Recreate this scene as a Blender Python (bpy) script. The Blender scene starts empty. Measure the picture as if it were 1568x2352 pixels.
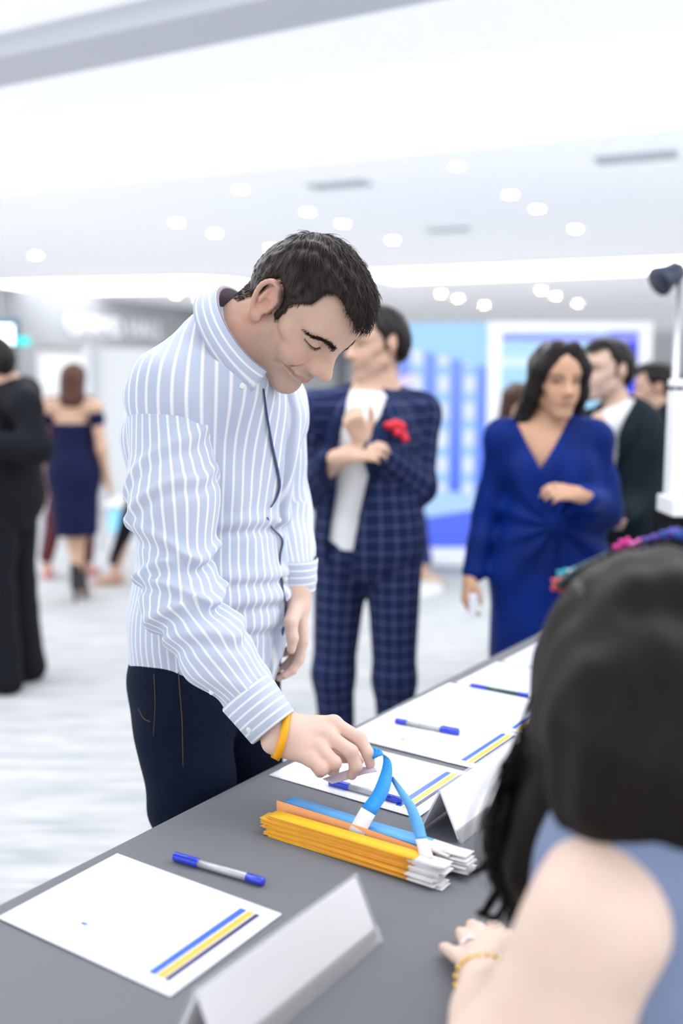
import bpy, math, random
import numpy as np
from mathutils import Vector, Matrix

# ------------------------------------------------------------------ camera, world, exposure
sc = bpy.context.scene
CAM_H, FPX, PITCH = 1.45, 2286.7, math.atan(306 / 2286.7)
cd = bpy.data.cameras.new('camera')
cam = bpy.data.objects.new('camera', cd)
sc.collection.objects.link(cam)
cam.location = (0, 0, CAM_H)
cam.rotation_euler = (math.pi / 2 - PITCH, 0, 0)
cd.sensor_fit = 'VERTICAL'
cd.sensor_height = 36.0
cd.sensor_width = 24.0
cd.lens = 35.0
cd.clip_end = 200
cd.dof.use_dof = True
cd.dof.focus_distance = 1.60
cd.dof.aperture_fstop = 1.5
sc.camera = cam

w = bpy.data.worlds.new('hall_air')
sc.world = w
w.use_nodes = True
bg = w.node_tree.nodes['Background']
bg.inputs[0].default_value = (0.90, 0.95, 1.0, 1)
bg.inputs[1].default_value = 1.15

vs = sc.view_settings
vs.view_transform = 'Standard'
vs.look = 'None'
vs.gamma = 1.0
vs.use_curve_mapping = False
vs.exposure = 0.06
sc.cycles.adaptive_threshold = 0.03
sc.cycles.use_light_tree = False
sc.cycles.max_bounces = 4
sc.cycles.diffuse_bounces = 3
sc.cycles.glossy_bounces = 2
sc.cycles.transmission_bounces = 3
sc.cycles.transparent_max_bounces = 6
sc.cycles.caustics_reflective = False
sc.cycles.caustics_refractive = False
COVE = 3.3          # strength of the ceiling's luminous coves
DOWN = 110.0         # strength of each recessed downlight
SCREEN = 1.0

# ------------------------------------------------------------------ helpers
COL = sc.collection
random.seed(7)
rng = np.random.default_rng(11)
A = np.array


def nrm(v):
    v = np.asarray(v, float)
    return v / (np.linalg.norm(v) + 1e-12)


def ray(px, py):
    x = (px - 784) / FPX
    u = (1176 - py) / FPX
    c, s = math.cos(PITCH), math.sin(PITCH)
    return A([x, c + u * s, -s + u * c])


def P(px, py, Y):
    """point at world depth Y that the photograph shows at this pixel"""
    r = ray(px, py)
    return A([0, 0, CAM_H]) + r * (Y / r[1])


def PZ(px, py, z):
    r = ray(px, py)
    return A([0, 0, CAM_H]) + r * ((z - CAM_H) / r[2])


def tag(o, label=None, cat=None, group=None, kind=None):
    if label: o['label'] = label
    if cat: o['category'] = cat
    if group: o['group'] = group
    if kind: o['kind'] = kind
    return o


def empty(name, loc, label=None, cat=None, group=None):
    o = bpy.data.objects.new(name, None)
    o.empty_display_size = 0.05
    COL.objects.link(o)
    o.location = Vector(loc)
    tag(o, label, cat, group)
    return o


def link(name, me, mat, parent=None):
    o = bpy.data.objects.new(name, me)
    COL.objects.link(o)
    if mat is not None and len(me.materials) == 0:
        me.materials.append(mat)
    if parent is not None:
        o.parent = parent
        o.matrix_parent_inverse = Matrix.Translation(-Vector(parent.location)) if parent.parent is None else Matrix()
    return o


def np_mesh(name, V, Q, smooth=True):
    """V (n,3), Q (m,4) or (m,3) or list of polygons"""
    me = bpy.data.meshes.new(name)
    V = np.asarray(V, np.float32)
    if isinstance(Q, np.ndarray):
        n, c = Q.shape
        me.vertices.add(len(V)); me.vertices.foreach_set('co', V.ravel())
        me.loops.add(n * c); me.loops.foreach_set('vertex_index', Q.astype(np.int32).ravel())
        me.polygons.add(n)
        me.polygons.foreach_set('loop_start', np.arange(0, n * c, c, dtype=np.int32))
        me.polygons.foreach_set('loop_total', np.full(n, c, np.int32))
        me.update(calc_edges=True)
        me.validate()
    else:
        me.from_pydata([tuple(map(float, v)) for v in V], [], [tuple(map(int, q)) for q in Q])
        me.update()
    if smooth:
        me.polygons.foreach_set('use_smooth', np.ones(len(me.polygons), bool))
    return me


def set_attr(me, name, data):
    data = np.asarray(data, np.float32)
    if data.shape[1] == 4:
        a = me.attributes.new(name, 'FLOAT_COLOR', 'POINT'); a.data.foreach_set('color', data.ravel())
    else:
        a = me.attributes.new(name, 'FLOAT_VECTOR', 'POINT'); a.data.foreach_set('vector', data.ravel())


class MB:
    """collects boxes, prisms, tubes, strips into one mesh"""
    def __init__(s): s.V = []; s.F = []

    def add(s, vs_, fs):
        o = len(s.V); s.V += [tuple(map(float, v)) for v in vs_]; s.F += [tuple(i + o for i in f) for f in fs]; return s

    def box(s, c, half, ax=None, ay=None, az=None):
        c = A(c, float)
        ax = A([1., 0, 0]) if ax is None else nrm(ax); ay = A([0, 1., 0]) if ay is None else nrm(ay); az = A([0, 0, 1.]) if az is None else nrm(az)
        if np.dot(np.cross(ax, ay), az) < 0: ax = -ax
        v = [c + ax * half[0] * i + ay * half[1] * j + az * half[2] * k for k in (-1, 1) for j in (-1, 1) for i in (-1, 1)]
        return s.add(v, [(0, 2, 3, 1), (4, 5, 7, 6), (0, 1, 5, 4), (2, 6, 7, 3), (0, 4, 6, 2), (1, 3, 7, 5)])

    def tube(s, pts, rad, n=10, caps=True):
        pts = [A(p, float) for p in pts]; rings = []
        if not hasattr(rad, '__len__'): rad = [rad] * len(pts)
        ref = A([0, 0, 1.])
        t0 = nrm(pts[-1] - pts[0])
        if abs(t0[2]) > .9: ref = A([1., 0, 0])
        for i, p in enumerate(pts):
            t = nrm(pts[min(i + 1, len(pts) - 1)] - pts[max(i - 1, 0)])
            a = nrm(np.cross(ref, t)); b = np.cross(t, a)
            rings.append([p + rad[i] * (math.cos(2 * math.pi * k / n) * a + math.sin(2 * math.pi * k / n) * b) for k in range(n)])
        v = [q for r in rings for q in r]; f = []
        for i in range(len(pts) - 1):
            for k in range(n):
                f.append((i * n + k, i * n + (k + 1) % n, (i + 1) * n + (k + 1) % n, (i + 1) * n + k))
        if caps:
            f.append(tuple(range(n - 1, -1, -1))); f.append(tuple(range((len(pts) - 1) * n, len(pts) * n)))
        return s.add(v, f)

    def sheet(s, L, R, th):
        """ribbon between two edge polylines with thickness"""
        L = [A(p, float) for p in L]; R = [A(p, float) for p in R]; n = len(L); v = []
        for i in range(n):
            t = (L[min(i + 1, n - 1)] + R[min(i + 1, n - 1)]) - (L[max(i - 1, 0)] + R[max(i - 1, 0)])
            nn = nrm(np.cross(t, R[i] - L[i])) * th / 2
            v += [L[i] + nn, R[i] + nn, R[i] - nn, L[i] - nn]
        f = []
        for i in range(n - 1):
            for k in range(4):
                f.append((i * 4 + k, i * 4 + (k + 1) % 4, i * 4 + 4 + (k + 1) % 4, i * 4 + 4 + k))
        f.append((3, 2, 1, 0)); f.append(tuple(range(4 * n - 4, 4 * n)))
        return s.add(v, f)

    def build(s, name, mat, parent=None, smooth=False, bevel=0):
        me = np_mesh(name, A(s.V), s.F, smooth)
        import bmesh
        bm = bmesh.new(); bm.from_mesh(me); bmesh.ops.recalc_face_normals(bm, faces=bm.faces[:])
        if bevel:
            bmesh.ops.bevel(bm, geom=bm.edges[:], offset=bevel, segments=2, affect='EDGES', profile=.5)
        bm.to_mesh(me); bm.free()
        return link(name, me, mat, parent)


def cr(pts, n):
    """Catmull-Rom resample of a polyline (rows of any width)"""
    pts = A(pts, float); m = len(pts); out = []
    ext = np.vstack([2 * pts[0] - pts[1], pts, 2 * pts[-1] - pts[-2]])
    for t in np.linspace(0, m - 1 - 1e-9, n):
        i = int(t); f = t - i; p0, p1, p2, p3 = ext[i:i + 4]
        out.append(.5 * ((2 * p1) + (-p0 + p2) * f + (2 * p0 - 5 * p1 + 4 * p2 - p3) * f * f + (-p0 + 3 * p1 - 3 * p2 + p3) * f ** 3))
    return A(out)


# ------------------------------------------------------------------ materials
def new_mat(name, col, rough=.6, metal=0, emit=None, es=0, alpha=None, trans=0, sheen=0, spec=None, coat=0, sss=0, ior=None):
    m = bpy.data.materials.new(name); m.use_nodes = True
    b = m.node_tree.nodes['Principled BSDF']
    b.inputs['Base Color'].default_value = (*col, 1)
    b.inputs['Roughness'].default_value = rough
    b.inputs['Metallic'].default_value = metal
    if emit is not None:
        b.inputs['Emission Color'].default_value = (*emit, 1); b.inputs['Emission Strength'].default_value = es
    if trans: b.inputs['Transmission Weight'].default_value = trans
    if sheen: b.inputs['Sheen Weight'].default_value = sheen; b.inputs['Sheen Roughness'].default_value = .35
    if spec is not None: b.inputs['Specular IOR Level'].default_value = spec
    if coat: b.inputs['Coat Weight'].default_value = coat; b.inputs['Coat Roughness'].default_value = .08
    if sss:
        b.inputs['Subsurface Weight'].default_value = sss; b.inputs['Subsurface Scale'].default_value = .006
        b.inputs['Subsurface Radius'].default_value = (1, .4, .25)
    if ior: b.inputs['IOR'].default_value = ior
    return m


def nodes(m):
    return m.node_tree.nodes, m.node_tree.links, m.node_tree.nodes['Principled BSDF']


def N(nt, t, **kw):
    n = nt.nodes.new(t)
    for k, v in kw.items(): setattr(n, k, v)
    return n


def mth(nt, op, a, b=None, c=None):
    n = nt.nodes.new('ShaderNodeMath'); n.operation = op
    for i, x in enumerate((a, b, c)):
        if x is None: continue
        if isinstance(x, (int, float)): n.inputs[i].default_value = x
        else: nt.links.new(x, n.inputs[i])
    return n.outputs[0]


def mixc(nt, fac, c1, c2):
    n = nt.nodes.new('ShaderNodeMix'); n.data_type = 'RGBA'
    for i, x in ((0, fac), (6, c1), (7, c2)):
        if isinstance(x, (int, float)): n.inputs[i].default_value = x
        elif isinstance(x, tuple): n.inputs[i].default_value = (*x, 1) if len(x) == 3 else x
        else: nt.links.new(x, n.inputs[i])
    return n.outputs[2]


def noise_var(m, scale=8, amt=.15, detail=4, bump=0, bscale=None, stretch=None):
    """procedural colour variation and fine relief on a plain material"""
    nt = m.node_tree; b = nt.nodes['Principled BSDF']
    tc = N(nt, 'ShaderNodeTexCoord'); mp = N(nt, 'ShaderNodeMapping')
    nt.links.new(tc.outputs['Object'], mp.inputs[0])
    if stretch: mp.inputs['Scale'].default_value = stretch
    no = N(nt, 'ShaderNodeTexNoise'); no.inputs['Scale'].default_value = scale; no.inputs['Detail'].default_value = detail
    nt.links.new(mp.outputs[0], no.inputs[0])
    c = tuple(b.inputs['Base Color'].default_value)[:3]
    lo = tuple(x * (1 - amt) for x in c); hi = tuple(min(1, x * (1 + amt)) for x in c)
    o = mixc(nt, no.outputs[0], lo, hi); nt.links.new(o, b.inputs['Base Color'])
    if bump:
        n2 = N(nt, 'ShaderNodeTexNoise'); n2.inputs['Scale'].default_value = bscale or scale * 6; n2.inputs['Detail'].default_value = 3
        nt.links.new(mp.outputs[0], n2.inputs[0])
        bp = N(nt, 'ShaderNodeBump'); bp.inputs['Strength'].default_value = bump; bp.inputs['Distance'].default_value = .004
        nt.links.new(n2.outputs[0], bp.inputs['Height']); nt.links.new(bp.outputs[0], b.inputs['Normal'])
    return m


def skin_mat(name):
    m = new_mat(name, (.8, .6, .5), rough=.5, spec=.3)
    nt = m.node_tree; b = nt.nodes['Principled BSDF']
    at = N(nt, 'ShaderNodeAttribute', attribute_name='Col')
    tc = N(nt, 'ShaderNodeTexCoord'); no = N(nt, 'ShaderNodeTexNoise'); no.inputs['Scale'].default_value = 40; no.inputs['Detail'].default_value = 4
    nt.links.new(tc.outputs['Object'], no.inputs[0])
    mul = N(nt, 'ShaderNodeMix', data_type='RGBA', blend_type='MULTIPLY'); mul.inputs[0].default_value = .12
    nt.links.new(at.outputs['Color'], mul.inputs[6]); nt.links.new(no.outputs['Color'], mul.inputs[7])
    nt.links.new(mul.outputs[2], b.inputs['Base Color'])
    bp = N(nt, 'ShaderNodeBump'); bp.inputs['Strength'].default_value = .12; bp.inputs['Distance'].default_value = .001
    n2 = N(nt, 'ShaderNodeTexNoise'); n2.inputs['Scale'].default_value = 500
    nt.links.new(tc.outputs['Object'], n2.inputs[0]); nt.links.new(n2.outputs[0], bp.inputs['Height']); nt.links.new(bp.outputs[0], b.inputs['Normal'])
    return m


def stripe_mat(name, base, line, pitch, width, axis=0, soft=.12):
    m = new_mat(name, base, rough=.85, sheen=.1)
    nt = m.node_tree; b = nt.nodes['Principled BSDF']
    at = N(nt, 'ShaderNodeAttribute', attribute_name='fab'); sp = N(nt, 'ShaderNodeSeparateXYZ')
    nt.links.new(at.outputs['Vector'], sp.inputs[0])
    fr = mth(nt, 'FRACT', mth(nt, 'DIVIDE', sp.outputs[axis], pitch))
    tri = mth(nt, 'ABSOLUTE', mth(nt, 'SUBTRACT', fr, .5))            # 0 at line centre
    mask = mth(nt, 'SMOOTH_MIN', mth(nt, 'MAXIMUM', mth(nt, 'DIVIDE', mth(nt, 'SUBTRACT', width / pitch / 2 + soft / 2, tri), soft), 0.), 1., .05)
    o = mixc(nt, mask, base, line)
    # weave
    no = N(nt, 'ShaderNodeTexNoise'); no.inputs['Scale'].default_value = 900; no.inputs['Detail'].default_value = 2
    tc = N(nt, 'ShaderNodeTexCoord'); nt.links.new(tc.outputs['Object'], no.inputs[0])
    bp = N(nt, 'ShaderNodeBump'); bp.inputs['Strength'].default_value = .25; bp.inputs['Distance'].default_value = .0006
    nt.links.new(no.outputs[0], bp.inputs['Height']); nt.links.new(bp.outputs[0], b.inputs['Normal'])
    nt.links.new(o, b.inputs['Base Color'])
    return m


def plaid_mat(name, base, line, pitch, width):
    m = new_mat(name, base, rough=.85, spec=.2)
    nt = m.node_tree; b = nt.nodes['Principled BSDF']
    at = N(nt, 'ShaderNodeAttribute', attribute_name='fab'); sp = N(nt, 'ShaderNodeSeparateXYZ')
    nt.links.new(at.outputs['Vector'], sp.inputs[0])
    ms = []
    for ax in (0, 1):
        fr = mth(nt, 'FRACT', mth(nt, 'DIVIDE', sp.outputs[ax], pitch))
        ms.append(mth(nt, 'LESS_THAN', mth(nt, 'ABSOLUTE', mth(nt, 'SUBTRACT', fr, .5)), width / pitch / 2))
    s = mth(nt, 'MULTIPLY', mth(nt, 'ADD', ms[0], ms[1]), .5)
    nt.links.new(mixc(nt, s, base, line), b.inputs['Base Color'])
    return m


# ------------------------------------------------------------------ signed-distance modelling: smooth unions, surface nets
class S:
    def __init__(s): s.pr = []; s.cuts = []; s.dispf = None

    def cap(s, a, b, ra, rb=None, k=.02, sub=False):
        s.pr.append(['c', A(a, float), A(b, float), float(ra), float(ra if rb is None else rb), k, sub]); return s

    def chain(s, pts, rad, k=.02):
        for i in range(len(pts) - 1): s.cap(pts[i], pts[i + 1], rad[i], rad[i + 1], k)
        return s

    def ell(s, c, r, R=None, k=.02, sub=False):
        s.pr.append(['e', A(c, float), A(r, float), np.eye(3) if R is None else A(R, float), k, sub]); return s

    def cut(s, fn): s.cuts.append(fn); return s

    def halfspace(s, pt, n):
        pt = A(pt, float); n = nrm(n); return s.cut(lambda p: (p - pt) @ n)

    def add(s, o): s.pr += o.pr; s.cuts += o.cuts; return s

    def xf(s, R, o, sc_=1.0):
        """rotate rows of local axes: world = o + sc*(x*R[0]+y*R[1]+z*R[2])"""
        R = A(R, float); o = A(o, float)
        for q in s.pr:
            if q[0] == 'c':
                q[1] = o + sc_ * (q[1] @ R); q[2] = o + sc_ * (q[2] @ R); q[3] *= sc_; q[4] *= sc_; q[5] *= sc_
            else:
                q[1] = o + sc_ * (q[1] @ R); q[2] = q[2] * sc_; q[3] = q[3] @ R; q[4] *= sc_
        return s

    def ev(s, p, idx=None):
        d = np.full(len(p), 1e3)
        for i in (range(len(s.pr)) if idx is None else idx):
            q = s.pr[i]
            if q[0] == 'c':
                _, a, b, ra, rb, k, sub = q
                ba = b - a; L = ba @ ba
                t = np.clip(((p - a) @ ba) / (L + 1e-12), 0, 1)
                e = np.linalg.norm(p - a - t[:, None] * ba, axis=1) - (ra + t * (rb - ra))
            else:
                _, c, r, R, k, sub = q
                l = (p - c) @ R.T
                k0 = np.linalg.norm(l / r, axis=1); k1 = np.linalg.norm(l / (r * r), axis=1)
                e = k0 * (k0 - 1) / (k1 + 1e-9)
                e = np.where(k0 < 1e-3, -r.min(), e)
            if sub:
                h = np.maximum(k - np.abs(d + e), 0) / k if k > 0 else 0
                d = np.maximum(d, -e) + h * h * k * .25
            else:
                h = np.maximum(k - np.abs(d - e), 0) / k if k > 0 else 0
                d = np.minimum(d, e) - h * h * k * .25
        if s.dispf is not None: d = d - s.dispf(p)
        for c in s.cuts: d = np.maximum(d, c(p))
        return d

    def net(s, vox, lo=None, hi=None, B=16):
        bl, bh = [], []
        for q in s.pr:
            if q[-1]: continue
            if q[0] == 'c':
                r = max(q[3], q[4]); bl.append(np.minimum(q[1], q[2]) - r); bh.append(np.maximum(q[1], q[2]) + r)
            else:
                e = np.sqrt(((q[3] * q[2][:, None]) ** 2).sum(0)); bl.append(q[1] - e); bh.append(q[1] + e)
        l = np.min(bl, 0) - 3 * vox - .004; h = np.max(bh, 0) + 3 * vox + .004
        if lo is not None: l = np.maximum(l, lo)
        if hi is not None: h = np.minimum(h, hi)
        i0 = np.floor(l / vox).astype(int) - 1; i1 = np.ceil(h / vox).astype(int) + 1
        nb = np.ceil((i1 - i0) / B).astype(int)
        br = B * vox * .5 * math.sqrt(3) + .018 + (.03 if s.dispf is not None else 0)
        ar = np.arange(B + 1)
        G = np.stack(np.meshgrid(ar, ar, ar, indexing='ij'), -1).reshape(-1, 3)
        M = 1 << 20; OFF = 1 << 19
        keys, pos, quads = [], [], []
        corner = A([(i, j, k) for i in (0, 1) for j in (0, 1) for k in (0, 1)])
        edges = [(a, b) for a in range(8) for b in range(a + 1, 8) if np.abs(corner[a] - corner[b]).sum() == 1]
        for bi in range(nb[0]):
            for bj in range(nb[1]):
                for bk in range(nb[2]):
                    o = i0 + A([bi, bj, bk]) * B; c = (o + B / 2) * vox
                    idx = []; pos_any = False
                    for n, q in enumerate(s.pr):
                        if q[0] == 'c':
                            ba = q[2] - q[1]; t = min(max(((c - q[1]) @ ba) / (ba @ ba + 1e-12), 0), 1)
                            dd = np.linalg.norm(c - q[1] - t * ba) - max(q[3], q[4]); k = q[5]
                        else:
                            dd = (np.linalg.norm(c - q[1]) - q[2].max()) * .7; k = q[4]
                        if dd < br + k:
                            idx.append(n)
                            if not q[-1]: pos_any = True
                    if not pos_any: continue
                    D = s.ev((G + o) * vox, idx).reshape(B + 1, B + 1, B + 1)
                    ins = D < 0
                    if ins.all() or not ins.any(): continue
                    cnt = np.zeros((B, B, B), int)
                    for q in corner: cnt += ins[q[0]:q[0] + B, q[1]:q[1] + B, q[2]:q[2] + B]
                    act = np.argwhere((cnt > 0) & (cnt < 8))
                    if len(act):
                        cv = np.stack([D[act[:, 0] + q[0], act[:, 1] + q[1], act[:, 2] + q[2]] for q in corner], 1)
                        acc = np.zeros((len(act), 3)); w_ = np.zeros(len(act))
                        for a, b in edges:
                            x = (cv[:, a] < 0) != (cv[:, b] < 0)
                            t = np.where(x, cv[:, a] / np.where(x, cv[:, a] - cv[:, b], 1), 0)
                            acc += np.where(x[:, None], corner[a] + t[:, None] * (corner[b] - corner[a]), 0); w_ += x
                        g = act + o
                        pos.append((g + acc / w_[:, None]) * vox)
                        keys.append(((g[:, 0] + OFF) * M + g[:, 1] + OFF) * M + g[:, 2] + OFF)
                    for ax in range(3):
                        sl = [slice(0, B)] * 3; s2 = list(sl); s2[ax] = slice(1, B + 1)
                        a_, b_ = ins[tuple(sl)], ins[tuple(s2)]
                        e = np.argwhere(a_ != b_)
                        if not len(e): continue
                        fl = a_[e[:, 0], e[:, 1], e[:, 2]]
                        u_, v_ = (ax + 1) % 3, (ax + 2) % 3
                        g = e + o; cs = []
                        for du, dv in ((0, 0), (-1, 0), (-1, -1), (0, -1)):
                            h_ = g.copy(); h_[:, u_] += du; h_[:, v_] += dv
                            cs.append(((h_[:, 0] + OFF) * M + h_[:, 1] + OFF) * M + h_[:, 2] + OFF)
                        q = np.stack(cs, 1); q[~fl] = q[~fl][:, ::-1]
                        quads.append(q)
        keys = np.concatenate(keys); pos = np.concatenate(pos); quads = np.concatenate(quads)
        od = np.argsort(keys); keys = keys[od]; pos = pos[od]
        ix = np.searchsorted(keys, quads); ix = np.minimum(ix, len(keys) - 1)
        ok = (keys[ix] == quads).all(1)
        return pos, ix[ok]


def on_surf(f, px, py, y0=.6, y1=2.6, n=400):
    """first point of the field met along the sight line through a pixel"""
    r = ray(px, py); p = A([0, 0, CAM_H]) + np.outer(np.linspace(y0, y1, n) / r[1], r)
    d = f.ev(p); i = int(np.argmax(d < 0)); return p[max(i - 1, 0)] if d.min() < 0 else p[int(np.argmin(d))]


def relax(V, Q, it=1, lam=.5):
    for _ in range(it):
        acc = np.zeros_like(V); n = np.zeros(len(V))
        for a, b in ((0, 1), (1, 2), (2, 3), (3, 0)):
            np.add.at(acc, Q[:, a], V[Q[:, b]]); np.add.at(n, Q[:, a], 1)
            np.add.at(acc, Q[:, b], V[Q[:, a]]); np.add.at(n, Q[:, b], 1)
        V = V + lam * (acc / np.maximum(n, 1)[:, None] - V)
    return V


def vnormals(V, Q):
    n = np.cross(V[Q[:, 2]] - V[Q[:, 0]], V[Q[:, 3]] - V[Q[:, 1]])
    o = np.zeros_like(V)
    for i in range(4): np.add.at(o, Q[:, i], n)
    return o / (np.linalg.norm(o, axis=1)[:, None] + 1e-12)


def fab_coords(V, bones):
    """cloth coordinates: (round the limb, along the limb). bones: lists of (pts, ref vector, ra, rb, mean radius)"""
    best = np.full(len(V), 1e9); out = np.zeros((len(V), 3))
    for pts, ref, ra, rb, reff in bones:
        s0 = 0.0
        bb = np.full(len(V), 1e9); o = np.zeros((len(V), 3))
        for i in range(len(pts) - 1):
            a, b = A(pts[i], float), A(pts[i + 1], float); ba = b - a; L = np.linalg.norm(ba); t = ba / L
            lo = -1e9 if i == 0 else 0; hi = 1e9 if i == len(pts) - 2 else L
            al = (V - a) @ t; c = np.clip(al, lo, hi); d = np.linalg.norm(V - a - np.clip(al, 0, L)[:, None] * t, axis=1)
            x = nrm(ref - (ref @ t) * t); y = np.cross(t, x); rel = V - a
            ang = np.arctan2((rel @ y) / rb, (rel @ x) / ra)
            m = d < bb
            bb = np.where(m, d, bb); o[m] = np.stack([ang * reff, s0 + c, np.zeros(len(V))], 1)[m]; s0 += L
        score = bb / reff
        m = score < best
        best = np.where(m, score, best); out[m] = o[m]
    return out


def smoothstep(a, b, x):
    t = np.clip((x - a) / (b - a), 0, 1); return t * t * (3 - 2 * t)
# ------------------------------------------------------------------ the hall
CEIL = 3.0
RA = math.radians(-24)
E1 = A([math.cos(RA), math.sin(RA), 0]); E2 = A([-math.sin(RA), math.cos(RA), 0]); UP = A([0, 0, 1.])


def carpet_mat():
    m = new_mat('pale_carpet', (.75, .76, .77), rough=.95, spec=.1)
    nt = m.node_tree; b = nt.nodes['Principled BSDF']
    tc = N(nt, 'ShaderNodeTexCoord'); mp = N(nt, 'ShaderNodeMapping'); mp.inputs['Rotation'].default_value = (0, 0, math.radians(20))
    mp.inputs['Scale'].default_value = (1.6, 11, 1)
    nt.links.new(tc.outputs['Object'], mp.inputs[0])
    n1 = N(nt, 'ShaderNodeTexNoise'); n1.inputs['Scale'].default_value = 1.5; n1.inputs['Detail'].default_value = 6; n1.inputs['Roughness'].default_value = .65
    nt.links.new(mp.outputs[0], n1.inputs[0])
    rp = N(nt, 'ShaderNodeValToRGB'); rp.color_ramp.elements[0].position = .32; rp.color_ramp.elements[1].position = .62
    rp.color_ramp.elements[0].color = (.34, .355, .38, 1); rp.color_ramp.elements[1].color = (.56, .565, .56, 1)
    nt.links.new(n1.outputs[0], rp.inputs[0]); nt.links.new(rp.outputs[0], b.inputs['Base Color'])
    n2 = N(nt, 'ShaderNodeTexNoise'); n2.inputs['Scale'].default_value = 300
    nt.links.new(tc.outputs['Object'], n2.inputs[0])
    bp = N(nt, 'ShaderNodeBump'); bp.inputs['Strength'].default_value = .3; bp.inputs['Distance'].default_value = .003
    nt.links.new(n2.outputs[0], bp.inputs['Height']); nt.links.new(bp.outputs[0], b.inputs['Normal'])
    return m


M_ceil = noise_var(new_mat('white_ceiling_added_glow', (.92, .93, .95), .9, emit=(.93, .95, 1), es=.34), 3, .015)  # faint glow added to the plain ceiling to lift its brightness; nothing backlights it
M_wall = noise_var(new_mat('white_wall', (.80, .81, .82), .85), 4, .03)
M_grey = noise_var(new_mat('grey_wall', (.33, .345, .37), .8), 3, .05)
M_cove = new_mat('cove_light', (1, 1, 1), .5, emit=(.95, .97, 1), es=COVE)
M_strip = new_mat('strip_light', (1, 1, 1), .5, emit=(1, 1, 1), es=5.0)
M_down = new_mat('downlight_lens', (1, 1, 1), .4, emit=(1, .98, .95), es=DOWN)
M_white = noise_var(new_mat('white_laminate', (.82, .83, .85), .35), 5, .02)
M_black = noise_var(new_mat('black_cloth', (.008, .008, .009), .85, spec=.15), 12, .2)
M_steel = noise_var(new_mat('brushed_steel', (.55, .56, .58), .3, metal=.9), 30, .08, stretch=(1, 1, 12))

floor = MB().box((0, 12, -.05), (30, 24, .05)).build('floor', carpet_mat()); tag(floor, 'pale grey streaked hall carpet', kind='structure')


def cbox(c, h1, h2, h3, z):
    return MB().box(A([c[0], c[1], z]), (h1, h2, h3), E1, E2, UP)


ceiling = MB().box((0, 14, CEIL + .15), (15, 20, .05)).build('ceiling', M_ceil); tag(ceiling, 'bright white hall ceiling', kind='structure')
trim_n = [0]


def ceil_strip(pa, pb, wdt, z0, z1, mat, name='trim'):
    """strip along the ceiling between two plan points"""
    a, b = A(pa, float)[:2], A(pb, float)[:2]; d = b - a; L = np.linalg.norm(d); d3 = A([d[0] / L, d[1] / L, 0]); n3 = A([-d3[1], d3[0], 0])
    c = (a + b) / 2
    trim_n[0] += 1
    o = MB().box(A([c[0], c[1], (z0 + z1) / 2]), (L / 2, wdt / 2, (z1 - z0) / 2), d3, n3, UP).build('%s_%d' % (name, trim_n[0]), mat)
    tag(o, kind='structure'); return o


def mid(e1, e2):
    return E1 * e1 + E2 * e2


# dropped ceiling rafts with luminous coves between them (hall axes E1, E2); e2 = distance into the hall
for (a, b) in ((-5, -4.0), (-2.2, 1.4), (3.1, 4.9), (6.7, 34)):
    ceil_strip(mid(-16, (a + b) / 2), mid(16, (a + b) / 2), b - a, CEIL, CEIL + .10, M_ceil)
for (a, b, m) in ((-4.0, -2.2, M_cove), (1.4, 3.1, M_cove), (4.9, 6.7, M_cove)):
    ceil_strip(mid(-16, (a + b) / 2), mid(16, (a + b) / 2), b - a, CEIL + .085, CEIL + .10, m, 'trim')
# the deep grey-white beam across the upper left
qa, qb = PZ(0, 168, CEIL - .1), PZ(800, 0, CEIL - .1); qd = nrm(qb - qa)
ceil_strip(qa - qd * 8, qb + qd * 8, .34, CEIL - .10, CEIL - .0005, noise_var(new_mat('beam_paint', (.68, .69, .74), .9), 3, .03), 'trim')
# long strip lights fixed below the ceiling
def strip_light(pa, pb, wd, lab, rnd=False):
    a, b = A(pa, float), A(pb, float); d = nrm((b - a) * A([1, 1, 0])); nn = A([-d[1], d[0], 0]); L = np.linalg.norm((b - a)[:2])
    t = empty('strip_light', (a + b) / 2 * A([1, 1, 0]) + UP * (CEIL - .03), lab, 'ceiling light', 'long strip lights of the hall ceiling')
    def slab(w0, z0, z1, nm, mat):
        out = [a - nn * w0, b - nn * w0]
        if rnd: out += [b + d * w0 * math.cos(q) + nn * w0 * math.sin(q) for q in np.linspace(-1.3, 1.3, 9)]
        out += [b + nn * w0, a + nn * w0]; k = len(out)
        vv = [A([o[0], o[1], z]) for z in (z0, z1) for o in out]
        MB().add(vv, [tuple(range(k)), tuple(range(k, 2 * k))] + [(i, (i + 1) % k, k + (i + 1) % k, k + i) for i in range(k)]).build(nm, mat, t)
    slab(wd / 2, CEIL - .02, CEIL - .0005, 'housing', M_white); slab(wd / 2 * .93, CEIL - .028, CEIL - .0202, 'diffuser', M_strip)
strip_light(PZ(-300, 668, CEIL), PZ(440, 652, CEIL), 2.2, 'long white strip light with a rounded end above the grey fascia', True)
strip_light(PZ(868, 634, CEIL), PZ(1800, 596, CEIL), 1.6, 'long white strip light running above the blue screens')

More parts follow.
